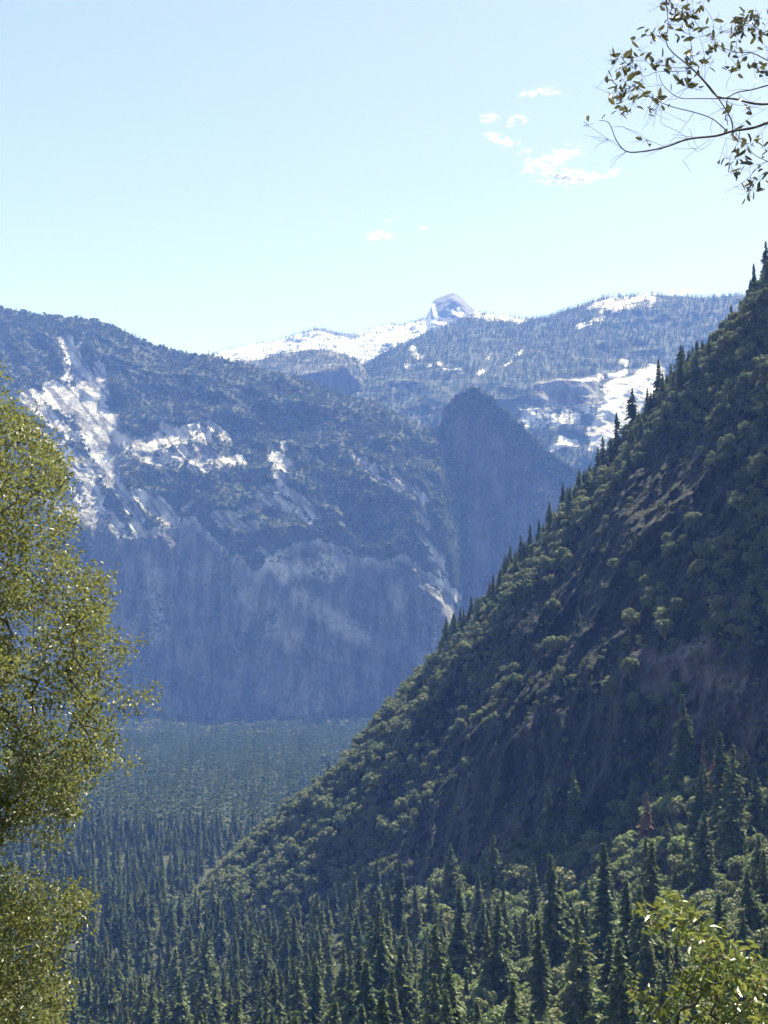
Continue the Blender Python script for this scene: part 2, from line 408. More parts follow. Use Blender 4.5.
# --- cliff shoulder behind the crest
D = Patch({215: [(500, 6000), (400, 6200), (368, 6500)], 260: [(500, 6000), (385, 6150), (361, 6500)], 312: [(500, 6000), (372, 6120), (350, 6500)],
           346: [(500, 6000), (366, 6120), (355, 6450)], 372: [(500, 6050), (400, 6150), (381, 6350)], 392: [(500, 6100), (440, 6200), (415, 6300)]},
          260, 150, back=(500, 600), crest=[(215, 368), (239, 361), (260, 360), (273, 355), (290, 352), (312, 349), (335, 352), (346, 355), (361, 363), (366, 371), (372, 381), (382, 402), (392, 415)])
D.displace((26 * fbm(D.P, 240, 5, 51) + 14 * fbm(D.P, 70, 4, 52)) * (1 - .6 * np.clip((D.t - 1.7) / .3, 0, 1)))
rockD = np.clip(.45 + .6 * fbm(D.P, 110, 5, 53) + .3 * (D.t < 1), 0, 1)
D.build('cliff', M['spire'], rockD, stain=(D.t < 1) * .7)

# --- forested ridge
E = Patch({330: [(560, 5400), (440, 5850), (405, 6150), (388, 6300), (372, 7100)],
           470: [(560, 5400), (440, 5850), (405, 6050), (385, 6200), (317, 7300)],
           530: [(560, 5400), (445, 5750), (408, 5960), (388, 6050), (319, 7300)],
           555: [(560, 5400), (448, 5700), (410, 5920), (384, 5950), (315, 7250)],
           590: [(560, 5400), (448, 5700), (408, 5920), (380, 5950), (303, 7200)],
           606: [(560, 5400), (452, 5600), (410, 5850), (374, 6150), (299, 7200)],
           660: [(560, 5400), (452, 5600), (410, 5850), (372, 6200), (294, 7100)],
           760: [(560, 5300), (450, 5600), (400, 5900), (370, 6100), (298, 7000)],
           1000: [(560, 5200), (450, 5500), (400, 5800), (370, 6000), (300, 6800)]},
          640, 300, back=(1500, 900), crest=[(330, 385), (371, 364), (385, 354), (400, 346), (426, 335), (452, 326), (470, 318), (486, 315), (505, 317), (522, 320), (546, 318), (567, 311), (600, 300), (625, 297), (650, 295), (680, 298), (700, 299), (740, 297), (800, 300), (1000, 305)])
E.displace((70 * fbm(E.P, 600, 5, 61, ridged=True) + 16 * fbm(E.P, 110, 4, 62)) * (1 - .7 * np.clip((E.t - 3.7) / .3, 0, 1)))
eslab = [(600, 438, 622, 395, 12, 1.2), (605, 425, 648, 384, 13, 1.2), (612, 392, 655, 382, 9, 1.2), (597, 445, 612, 425, 10, 1.1), (560, 440, 578, 446, 3, .9), (550, 450, 575, 443, 3, .9), (540, 428, 570, 424, 5, .62),
         (525, 420, 590, 412, 12, .52), (575, 382, 600, 378, 4, .7), (610, 378, 625, 372, 3, .8), (412, 352, 418, 362, 4, .6), (438, 368, 448, 372, 2.5, .5), (443, 373, 464, 377, 2.5, .45), (486, 365, 491, 359, 2, .45), (478, 377, 488, 370, 2, .4),
         (505, 370, 510, 366, 2, .6), (516, 360, 521, 357, 2, .6), (405, 371, 430, 369, 2, .55), (590, 312, 602, 306, 4, .6), (600, 308, 650, 300, 7, .6), (580, 330, 600, 322, 5, .5), (470, 316, 522, 321, 5, .62), (622, 362, 626, 364, 3, .8)]
me_ = capsule(E.px, E.py, eslab)
rockE = np.clip(me_ * 1.1 + .95 * fbm(E.P, 60, 5, 63) * (me_ > .02) * (me_ < 1.05), 0, 1)
rockE = np.maximum(rockE, ((E.t > 1.9) & (E.t < 3.05) & (E.px > 535) & (E.px < 598)) * .6)
rockE = np.maximum(rockE, np.clip(.02 + .5 * fbm(E.P, 120, 5, 64), 0, .36))
E.build('ridge', M['ridge'], rockE, stain=((E.t > 1.9) & (E.t < 3.05) & (E.px > 535) & (E.px < 598) & (me_ < .7)) * 1.0)  # shadowed cliff band painted as dark rock

# --- snowy high country and its rock peak
fc = [(150, 372), (190, 362), (208, 356), (236, 348), (278, 341), (300, 334), (315, 328), (330, 331), (345, 334), (357, 335), (367, 331), (380, 328), (390, 325), (402, 326), (415, 321), (426, 317), (430, 310), (431, 304), (436, 299), (442, 297), (447, 295), (454, 293), (460, 297), (465, 301), (469, 306), (478, 312), (486, 317), (500, 321), (525, 326), (560, 330), (640, 340)]
FR = Patch({150: [(470, 8200), (400, 8800), (372, 9600)], 278: [(460, 8200), (380, 8900), (341, 9800)], 400: [(450, 8400), (360, 9200), (326, 10000)],
            425: [(450, 8400), (350, 9400), (317, 10000)], 453: [(450, 8400), (335, 9600), (294, 10000)], 480: [(450, 8400), (345, 9400), (312, 10000)], 640: [(450, 8400), (370, 9400), (340, 10200)]},
           560, 200, back=(1200, 900), crest=fc, sm=3)
FR.displace((60 * fbm(FR.P, 500, 5, 71, ridged=True) + 25 * fbm(FR.P, 120, 4, 72)) * (1 - .8 * np.clip((FR.t - 1.8) / .2, 0, 1)))
snow = .62 + .7 * fbm(FR.P, 220, 5, 73)
pk = np.exp(-((FR.px - 453) / 24.0) ** 4) * (FR.py < 326)
sp = capsule(FR.px, FR.py, [(433, 306, 436, 318, 2.2, 1), (452, 312, 461, 319, 1.6, 1.0), (458, 311, 462, 316, 1.6, 1), (428, 320, 445, 324, 2, .9)])
snow = np.where(pk > .5, sp * .9, snow)
ed = capsule(FR.px, FR.py, [(316, 329, 355, 337, 1.8, 1)])
snow = snow - ed
FR.build('snowfield', M['snowy'], np.clip(.8 + 0 * snow, 0, 1), np.clip(snow, 0, 1))

# --- near slope on the right
gcrest = [(165, 925), (190, 912), (225, 873), (260, 838), (300, 803), (335, 780), (360, 755), (385, 720), (410, 692), (435, 663), (455, 640), (480, 615), (505, 588), (520, 566), (545, 548), (565, 522), (580, 498), (600, 474), (615, 450), (640, 428), (655, 410), (665, 394), (680, 382), (700, 366), (715, 350), (728, 334), (740, 318), (752, 306), (760, 292), (768, 280), (800, 262), (850, 255), (1000, 250), (1150, 260)]
G = Patch({165: [(935, 1280), (933, 1290), (930, 1300), (925, 1320)],
           190: [(932, 1245), (925, 1260), (918, 1280), (912, 1310)],
           240: [(935, 1180), (908, 1205), (880, 1250), (848, 1300)],
           300: [(940, 1110), (893, 1150), (845, 1215), (803, 1280)],
           350: [(936, 1070), (880, 1105), (815, 1180), (765, 1265)],
           400: [(920, 1010), (840, 1045), (765, 1135), (700, 1240)],
           450: [(895, 960), (800, 990), (720, 1085), (645, 1210)],
           500: [(875, 915), (760, 940), (672, 1045), (594, 1180)],
           550: [(858, 875), (715, 900), (617, 1005), (540, 1150)],
           600: [(845, 845), (690, 870), (572, 965), (474, 1120)],
           650: [(820, 815), (672, 842), (535, 925), (415, 1090)],
           700: [(805, 785), (662, 815), (495, 895), (366, 1050)],
           740: [(790, 755), (660, 785), (450, 875), (318, 1010)],
           768: [(775, 735), (655, 770), (430, 855), (280, 980)],
           850: [(750, 690), (625, 725), (380, 800), (255, 900)],
           1000: [(720, 590), (560, 635), (360, 720), (250, 850)],
           1150: [(700, 500), (500, 560), (360, 640), (260, 780)]}, 640, 460, back=(350, 420), crest=gcrest)
d = 24 * fbm(G.P @ np.array([[1, 0, -.9], [0, 1, 0], [0, 0, 1]]), 130, 5, 81, ridged=True) + 13 * fbm(G.P, 34, 5, 82, squash=(1, 1, .5), gain=.6, ridged=True)
toe = np.clip((G.px - 200) / 140, .15, 1)
G.displace(d * toe * (1 - .8 * np.clip((G.t - 2.75) / .25, 0, 1)), (-.35, -1, .25))
rockG = np.where(G.t < 1.05, .58, .12) + .45 * fbm(G.P, 28, 4, 84, squash=(1, 1, .5))
mg = capsule(G.px, G.py, [(655, 672, 700, 655, 14, .8), (690, 682, 740, 690, 12, .75), (650, 690, 700, 700, 8, .75), (715, 600, 745, 620, 9, .5)])
rockG = np.clip(np.maximum(rockG, mg + 1.1 * fbm(G.P, 22, 5, 85, ridged=True) * (mg > .05) - .25), 0, 1)
rockG = np.where(G.px < 400, np.minimum(rockG, .35), rockG)
G.build('hillside', M['slope'], rockG, stain=np.clip(.85 - .7 * fbm(G.P, 60, 4, 86, squash=(1, 1, .4)) - mg, 0, 1))  # shade mixed into the rock colour, left off the pale ledge

# ------------------------------------------------------------------ trees
def kite(c, a, b, la, lb):
    """quads centred c, half axes a*la and b*lb"""
    return np.stack([c - a * la[:, None], c + b * lb[:, None], c + a * la[:, None], c - b * lb[:, None]], 1)

def unit(v): return v / (np.linalg.norm(v, axis=-1, keepdims=True) + 1e-9)

def quads_mesh(name, Q, mat, attrs=None):
    n = len(Q); return make_mesh(name, Q.reshape(-1, 3), np.arange(n * 4).reshape(n, 4), mat, attrs)

def tube(path, rad, sides=5):
    path = np.asarray(path, float); n = len(path); rad = np.asarray(rad, float)
    tn = unit(np.gradient(path, axis=0))
    ref = np.where(np.abs(tn[:, 2:3]) > .9, [[1., 0, 0]], [[0, 0, 1.]])
    a = unit(np.cross(tn, ref)); b = np.cross(tn, a)
    th = np.arange(sides) / sides * 2 * math.pi
    V = path[:, None] + rad[:, None, None] * (a[:, None] * np.cos(th)[None, :, None] + b[:, None] * np.sin(th)[None, :, None])
    i = np.arange(n - 1)[:, None] * sides; j = np.arange(sides)[None]; j2 = (j + 1) % sides
    Fq = np.stack([i + j, i + j2, i + sides + j2, i + sides + j], -1).reshape(-1, 4)
    return V.reshape(-1, 3), Fq

def tubes_mesh(name, tl, mat):
    Vs, Fs, o = [], [], 0
    for V, Fq in tl: Vs.append(V); Fs.append(Fq + o); o += len(V)
    return make_mesh(name, np.concatenate(Vs), np.concatenate(Fs), mat, smooth=True)

def conifer_quads(r, H, R, base, nb, nt, tuft, top_pow=.85, gaps=.12):
    """drooping whorled boughs made of needle tufts"""
    Q = []
    nw = max(4, nb // 7); lev = (np.arange(nw) + .3 + .4 * r.random(nw)) / nw
    z = base * H + (H * .985 - base * H) * np.sort(lev[r.integers(nw, size=nb)] ** .95 + r.normal(size=nb) * .004).clip(0, .995)
    wl = 1 + .28 * np.interp(z, np.linspace(base * H, H, 9), r.normal(size=9))
    ph = r.random(nb) * 6.28
    side = 1 + .25 * np.cos(ph - r.random() * 6.28)
    for k in range(nb):
        if r.random() < gaps * .6: continue
        tt = (z[k] - base * H) / (H - base * H)
        rad = R * (1 - tt) ** top_pow * (.62 + .5 * r.random()) * side[k] * wl[k] * (min(1, .6 + tt * 3.2)) + .15
        n = max(3, int(nt * (rad / R + .15)))
        s = (np.arange(n) + r.random(n)) / n
        dr = np.array([math.cos(ph[k]), math.sin(ph[k]), 0])
        up = .25 - .1 * tt; droop = .55 * (1 - .5 * tt)
        c = dr[None] * (rad * s)[:, None] + np.stack([0 * s, 0 * s, z[k] + rad * (up * s - droop * s * s)], -1)
        lat = np.array([-dr[1], dr[0], 0])
        c = c + lat[None] * ((r.random(n) - .5) * rad * .38 * (1 - .3 * s))[:, None] + (r.random((n, 3)) - .5) * tuft * .5
        a = unit(dr[None] + (r.random((n, 3)) - .5) * 1.1 + [0, 0, -.25])
        b = unit(np.cross(a, r.normal(size=(n, 3)) * .7 + [0, 0, 1]))
        Q.append(kite(c, a, b, tuft * (.75 + .6 * r.random(n)) * (1 - .3 * tt), tuft * (.45 + .35 * r.random(n)) * (1 - .3 * tt)))
    # leader
    n = 8; c = np.stack([np.zeros(n), np.zeros(n), np.linspace(H * .93, H * 1.0, n)], -1)
    Q.append(kite(c, np.tile([0, 0, 1.], (n, 1)), unit(r.normal(size=(n, 3)) * [1, 1, 0]), np.full(n, H * .02), np.full(n, tuft * .22)))
    return np.concatenate(Q)

def oak_quads(r, H, R, nc, nl, leaf, low=.18):
    """crown of leaf clumps carried on an uneven shell of lobes"""
    Q = []
    for k in range(nc):
        v = unit(r.normal(size=3)); v[2] = v[2] * .75 + .12
        rr = .25 + .75 * r.random()
        c0 = np.array([v[0] * R * rr, v[1] * R * rr, H * (.52 + .40 * v[2] * (0.6 + rr * .5))])
        lr = R * (.15 + .28 * r.random() ** 1.3) * (1.15 - .3 * rr)
        n = int(nl * (.35 + .5 * r.random()) * (lr / R / .24) ** 1.6) + 6
        w = unit(r.normal(size=(n, 3)) + [0, 0, .25])
        c = c0 + w * (lr * (.72 + .36 * r.random(n)))[:, None] * [1, 1, .85]
        c[:, 2] = np.maximum(c[:, 2], H * low * (.7 + .6 * r.random(n)))
        nrm = unit(w + [0, 0, .25] + r.normal(size=(n, 3)) * .38)
        a = unit(np.cross(nrm, r.normal(size=(n, 3)))); b = np.cross(nrm, a)
        Q.append(kite(c, a, b, leaf * (.6 + .7 * r.random(n)), leaf * (.45 + .5 * r.random(n))))
    return np.concatenate(Q)

NV = 7
def make_conifer(k):
    r = np.random.default_rng(100 + k)
    H = 36; R = [4.6, 5.4, 4.0, 6.2, 5.0, 3.6, 5.8][k]; base = [.12, .08, .2, .1, .3, .1, .22][k]
    root = link('conifer_tree', None)
    tr = tubes_mesh('trunk', [tube([(0, 0, -1.5), (0.1, 0, H * .3), (-.1, .1, H * .65), (0, 0, H * .97)], [.62, .45, .28, .05], 7)], M['bark'])
    link('trunk', tr, root)
    cr = quads_mesh('crown', conifer_quads(r, H, R * 1.5, base * .7, 230, 30, .86, top_pow=.95, gaps=.12), M['conifer'])
    cr.materials[0] = M['conifer']
    link('crown', cr, root)
    return root

def make_oak(k):
    r = np.random.default_rng(200 + k)
    H = [11, 12, 10, 13, 9, 11, 12][k]; R = [5.5, 5.0, 5.8, 5.2, 4.6, 6.2, 4.5][k]
    root = link('oak_tree', None)
    tl = [tube([(0, 0, -1.0), (.2, 0, H * .25), (0, .2, H * .6)], [.42, .32, .14], 6)]
    for j in range(6):
        a = j * 1.05 + r.random(); e = R * .62
        tl.append(tube([(0.1, 0, H * (.18 + .05 * j)), (math.cos(a) * e * .5, math.sin(a) * e * .5, H * (.38 + .05 * j)), (math.cos(a) * e, math.sin(a) * e, H * (.55 + .05 * j))], [.2, .13, .05], 5))
    link('trunk', tubes_mesh('trunk', tl, M['greybark']), root)
    link('crown', quads_mesh('crown', oak_quads(r, H, R, 46, 110, .44), M['oak']), root)
    return root

# --- where trees stand
def jitter_grid(x0, x1, y0, y1, sp, j=.48):
    X, Y = np.meshgrid(np.arange(x0, x1, sp), np.arange(y0, y1, sp), indexing='ij')
    X = X + (rng.random(X.shape) - .5) * 2 * j * sp; Y = Y + (rng.random(Y.shape) - .5) * 2 * j * sp
    return X.ravel(), Y.ravel()

def sp_noise(x, y, sc, seed): return fbm(np.stack([x, y, 0 * x], -1), sc, 3, seed)

con, oak = [], []      # rows: x y z height(scale) rot variant
# valley floor and the talus slope below the cliff
x, y = jitter_grid(-1300, 900, 330, 1900, 17)
keep = (np.abs(x) < .42 * y + 60)
x, y = x[keep], y[keep]; z = ground_z(x, y)
# nothing inside the near slope: its base line follows the patch
bx, by = G.P[:, 2, 0], G.P[:, 2, 1]
yb = np.interp(x, bx, by, left=9e9, right=by[-1])
cxr, cyr = G.P[:, G.nvf - 1, 0], G.P[:, G.nvf - 1, 1]
inside = (y > yb - 4) & (y < yb + 420) & (x > bx[0])
keep = ~inside; x, y, z = x[keep], y[keep], z[keep]
px, py, f = project(np.stack([x, y, z], -1))
talus = np.clip((px - 340) / 90, 0, 1) * np.clip((1010 - py) / 60, .25, 1) * (y < 1150)
n1 = sp_noise(x, y, 55, 301)
oakp = talus * (.58 + .6 * n1) + .05 + .25 * (n1 > .38)
bould = np.exp(-(((px - 560) / 42) ** 2 + ((py - 905) / 20) ** 2)) + .8 * np.exp(-(((px - 470) / 24) ** 2 + ((py - 955) / 12) ** 2))
iso_pre = rng.random(len(x)) < oakp
drop = rng.random(len(x)) < np.clip(.16 + .7 * bould + .12 * (n1 < -.35) + talus * .12 + .22 * (px > 420) * (~iso_pre), 0, .92)
iso = iso_pre
for i in np.nonzero(~drop)[0]:
    row = [x[i], y[i], z[i], 0, rng.random() * 6.28, int(rng.integers(NV)), 0]
    if iso[i]: row[3] = .8 + 1.1 * rng.random() ** 1.3; oak.append(row)
    else:
        row[3] = (.40 + .90 * rng.random()) * (1.22 if px[i] > 350 and y[i] < 1000 else 1.05) * (1.15 if rng.random() < .12 else 1); con.append(row)
# understorey fills the gaps on the talus
x2, y2 = jitter_grid(-60, 420, 360, 1080, 8)
z2 = ground_z(x2, y2); px2, py2, _ = project(np.stack([x2, y2, z2], -1))
yb2 = np.interp(x2, bx, by)
k2 = (px2 > 350) & (px2 < 1000) & (y2 < yb2 - 3) & (rng.random(len(x2)) < .72)
for i in np.nonzero(k2)[0]:
    oak.append([x2[i], y2[i], z2[i], (.35 + 1.25 * rng.random() ** 1.8), rng.random() * 6.28, int(rng.integers(NV)), 0])

# near slope
gx, gy, gt = G.px, G.py, G.t
cy_ = np.interp(gx, [c[0] for c in gcrest], [c[1] for c in gcrest])
below = gy - cy_
cl = fbm(G.P, 45, 3, 91)
dens = np.zeros_like(gx)
left = np.clip((430 - gx) / 60, 0, 1)
dens = np.maximum(dens, left * 1.0)
dens = np.maximum(dens, (below < 62 + 60 * cl) * 1.0)
dens = np.maximum(dens, (gx > 590) * (gt > 1.15) * (cl > .02) * .75)
dens = np.maximum(dens, (gx > 660) * (gt > 1.05) * (cl > -.12) * .7)
dens = np.maximum(dens, (gt > .95) * (.10 + .6 * (cl > .12)))
dens = np.maximum(dens, (gx < 620) * (gt > 1.0) * (gt < 2.2) * .12)
hol = np.exp(-(((gx - 590) / 105) ** 2 + ((gy - 600) / 85) ** 2)) + np.exp(-(((gx - 650) / 35) ** 2 + ((gy - 500) / 60) ** 2)) * .8 + np.exp(-(((gx - 700) / 60) ** 2 + ((gy - 510) / 40) ** 2)) * .8 + np.exp(-(((gx - 480) / 60) ** 2 + ((gy - 740) / 60) ** 2)) + np.exp(-(((gx - 690) / 50) ** 2 + ((gy - 400) / 30) ** 2)) * .5
dens *= np.clip(1.05 - 1.25 * hol * (1 - .8 * np.clip((cl - .12) * 4, 0, 1)) * (below > 50) - .0 * cl, .05, 1)
dens = np.maximum(dens, (gt < 1.0) * (gx > 430) * (.02 + .3 * (cl > .25)))
dens = np.maximum(dens, (gt < .12) * .6)
dens *= 1 + 3 * (gx < 245)
dens *= (gx > 160) * (gx < 900) * (gt < 3.2)
dens *= (1 - .75 * (mg > .6))
P_, idx = G.scatter(5700, dens)
tt_ = gt.ravel()[idx]; bb_ = below.ravel()[idx]; gg_ = gx.ravel()[idx]
for i in range(len(P_)):
    isc = rng.random() < (.10 if gg_[i] > 430 and bb_[i] < 45 else .035 if gg_[i] > 430 else .008)
    row = [*P_[i], 0, rng.random() * 6.28, int(rng.integers(NV)), 1]
    if isc: row[3] = .28 + .42 * rng.random() ** 1.5; con.append(row)
    else: row[3] = .42 + .95 * rng.random() ** 1.8; oak.append(row)
P_, idx = G.scatter(5200, (gx > 160) * (gx < 850) * (gt < 3.1) * np.where(gt < 1, .25 + .9 * (cl > .1), 1.0) * np.where(gx < 420, .3, 1) * np.clip(1.1 - 1.2 * hol * (below > 50), .04, 1))
for i in range(len(P_)):
    oak.append([*P_[i], .14 + .20 * rng.random(), rng.random() * 6.28, int(rng.integers(NV)), 1])
# conifers that stand against the far wall, as along the crest in the photograph
def on_slope(px, py, back=0):
    k = np.argmin((G.px - px) ** 2 + (G.py - py) ** 2 + 1e6 * (G.t > 3.01)); return G.P.reshape(-1, 3)[k]
for px, py, h in [(471, 628, 13), (438, 663, 11), (492, 606, 14), (500, 600, 16), (510, 592, 12), (546, 552, 16), (555, 545, 18), (565, 535, 15), (572, 520, 17), (582, 505, 18), (590, 500, 15),
                  (604, 470, 20), (612, 462, 14), (634, 432, 27), (660, 402, 26), (664, 404, 18), (640, 434, 14), (618, 452, 24), (690, 374, 15), (684, 380, 20), (705, 366, 14), (729, 335, 12), (750, 306, 15), (756, 300, 12),
                  (766, 292, 20), (768, 288, 26), (700, 400, 22), (735, 400, 24), (728, 430, 22), (520, 580, 14), (530, 570, 15), (474, 634, 12), (560, 560, 15), (536, 575, 17)]:
    p = on_slope(px, py + 3); con.append([*p, h * (p[1] / 1200) / 36 * 1.75, rng.random() * 6.28, int(rng.integers(NV)), 1])
kc = np.nonzero((G.t.ravel() > 2.72) & (G.t.ravel() < 3.02) & (G.px.ravel() > 440) & (G.px.ravel() < 800))[0]
kc = rng.choice(kc, 330, replace=False)
for k in kc:
    p = G.P.reshape(-1, 3)[k]
    cn = float(fbm(p[None] * np.array([1, 1, 0]), 40, 2, 95)[0])
    if cn > .02: con.append([*p, (13 + 24 * rng.random() ** 1.5) * (p[1] / 1100) / 36, rng.random() * 6.28, int(rng.integers(NV)), 1])
# single tall trees of the foreground
def on_ground(px, Y):
    xx = (px - 384) / F * Y; return [xx, Y, float(ground_z(xx, Y))]
spec = {}
for px, Y, s in [(530, 760, 1.2), (475, 800, 1.1), (415, 850, 1.05), (500, 790, .8), (553, 820, .85), (557, 824, .8), (627, 775, .95), (708, 740, 1.05), (640, 620, 1.0), (440, 760, 1.15), (620, 560, 1.05), (405, 640, 1.1), (485, 560, 1.2), (750, 560, 1.0), (350, 1000, .95), (358, 1010, .85), (372, 960, .9), (505, 850, .62), (560, 800, .75), (545, 690, .9), (580, 700, .85), (600, 660, .9), (660, 690, .8), (680, 640, .9), (740, 700, .7), (760, 650, .8), (520, 640, .95), (460, 700, 1.0), (430, 720, .9), (390, 800, 1.0)]:
    con.append([*on_ground(px, Y), s, rng.random() * 6.28, int(rng.integers(NV)), 0])
DEAD = []
for px, Y, s in [(642, 735, .95), (698, 735, .85), (712, 700, 1.0), (722, 690, .95), (103, 1280, .9), (430, 1500, .8), (492, 870, .5)]:
    con.append([*on_ground(px, Y), s, rng.random() * 6.28, int([2, 5, 4][len(DEAD) % 3]), 2]); DEAD.append(1)
for px, py, h in [(438, 664, 20), (491, 603, 24)]:
    p = on_slope(px, py + 2); con.append([*p, h * p[1] / 1200 / 36, 0, 5, 2])

con = np.array(con); oak = np.array(oak)

def rank(rows, unit_h):
    P = rows[:, :3]; top = P.copy(); top[:, 2] += rows[:, 3] * unit_h
    bx_, by_, f_ = project(P); tx, ty, _ = project(top)
    inf = (bx_ > -8) & (bx_ < 776) & (ty < 1018) & (by_ > 0) & (P[:, 1] > 50)
    inf &= ~((bx_ < 65) & (ty > 420))             # hidden by the near tree
    inf &= ~((bx_ > 660) & (ty > 935))            # hidden by the near bush
    size = np.where(inf, (by_ - ty), -1)
    size = np.where(rows[:, 6] == 2, size + 1000 * inf, size)
    return np.argsort(-size), bx_, ty, by_, inf

def place(rows, maker, unit_h, nmax, namer):
    order, sx, sty, sby, inf = rank(rows, unit_h)
    # keep individuals apart so that the front ones hide few of the others
    sel = [i for i in order if inf[i]][:nmax]
    protos = [None] * NV; made = []
    sel = [i for i in sel if rows[i, 6] != 2] + [i for i in sel if rows[i, 6] == 2]
    for i in sel:
        k = int(rows[i, 5])
        if protos[k] is None:
            protos[k] = maker(k); o = protos[k]; kids = list(o.children)
        else:
            s0 = protos[k]; o = s0.copy(); COL.objects.link(o); kids = []
            for ch in s0.children:
                c = ch.copy(); COL.objects.link(c); c.parent = o; kids.append(c)
        o.location = rows[i, :3]; o.rotation_euler = (rng.normal() * .02, rng.normal() * .02, rows[i, 4]); o.scale = (rows[i, 3] * (.9 + .2 * rng.random()),) * 2 + (rows[i, 3],)
        if rows[i, 6] == 2:
            for c in kids:
                if c.name.startswith('crown'):
                    c.material_slots[0].link = 'OBJECT'; c.material_slots[0].material = M['dead']
        fresh = maker is make_oak and rows[i, 6] == 0 and rows[i, 0] > 0 and rng.random() < .3 and o is not protos[k]
        if fresh:
            o['fresh'] = 1
            for c in kids:
                if c.name.startswith('crown'):
                    c.material_slots[0].link = 'OBJECT'; c.material_slots[0].material = M['fresh_oak']
        made.append((o, sx[i], sty[i], sby[i], rows[i]))
    namer(made)
    for k in range(NV):
        if protos[k] is None: protos[k] = maker(k)
    s = set(sel)
    rest = np.array([rows[i] for i in range(len(rows)) if i not in s])
    return protos, rest

def zone(x, y, on_slope_flag, Y):
    if on_slope_flag:
        if y < 430: return 'high on the right ridge'
        if x > 590: return 'on the dark right slope'
        if x > 430: return 'along the crest of the right slope'
        return 'on the bushy toe of the right slope'
    if Y > 1000 and x < 400: return 'in the valley forest below the bushy toe'
    if y > 960: return 'along the bottom edge of the forest'
    if x > 400 and Y > 640: return 'on the slope below the shadowed cliff'
    if x > 400: return 'in the forest right of centre'
    return 'in the forest left of centre'

def ordinals(made, what, cat, groupname):
    cells = {}; by_label = {}
    for o, x, ty, by, row in made:
        z = zone(x, by, row[6] == 1 or (row[6] == 2 and by < 700), row[1])
        h = by - ty
        cells.setdefault((z, row[6] == 2, int(x // 48), int(ty // 40)), []).append((x, h, o, by, ty))
    words_ = ['leftmost', 'second from the left', 'third from the left', 'fourth from the left', 'fifth from the left', 'sixth from the left', 'seventh from the left', 'eighth from the left', 'ninth from the left', 'tenth from the left']
    for (z, dead, cx, cy), l in cells.items():
        l.sort(key=lambda q: q[0]); n = len(l)
        for j, (x, h, o, by, ty) in enumerate(l):
            size = ('tall ' if h > 52 else 'mid-sized ' if h > 30 else 'small ') if cat == 'conifer' else ('large ' if h > 22 else 'round ' if h > 14 else 'small ')
            pos = '%d%% across and %d%% down' % (round(x / 7.68), round((max(ty, 0) + min(by, 1020)) / 20.48))
            col_ = 'red-brown dead ' if dead else what[0]
            fr = 'bright ' if o.get('fresh') else ''
            o['label'] = (size + fr + ('dead ' if dead else '') + what[1] + ' ' + z + ', ' + pos)
            o['category'] = cat; by_label.setdefault(o['label'], []).append((h, o))
            o['group'] = ('dead brown conifers among the green' if dead else groupname + ' ' + z)

    return by_label
def tell_apart(bl):
    # two trees that still read the same: say which is the taller
    for k, l in bl.items():
        if len(l) < 2: continue
        l.sort(key=lambda q: -q[0]); rest = k.split(' ', 1)[1]
        names = ['taller', 'shorter'] if len(l) == 2 else ['tallest', 'middle-height'] + ['lower'] * (len(l) - 3) + ['shortest']
        for (h, o), nme in zip(l, names): o['label'] = nme + ' ' + rest
cprotos, crest_ = place(con, make_conifer, 36, 292, lambda m: tell_apart(ordinals(m, ('dark green ', 'conifer'), 'conifer', 'conifers')))
oprotos, orest_ = place(oak, make_oak, 11, 295, lambda m: tell_apart(ordinals(m, ('olive green ', 'oak'), 'oak', 'oaks')))

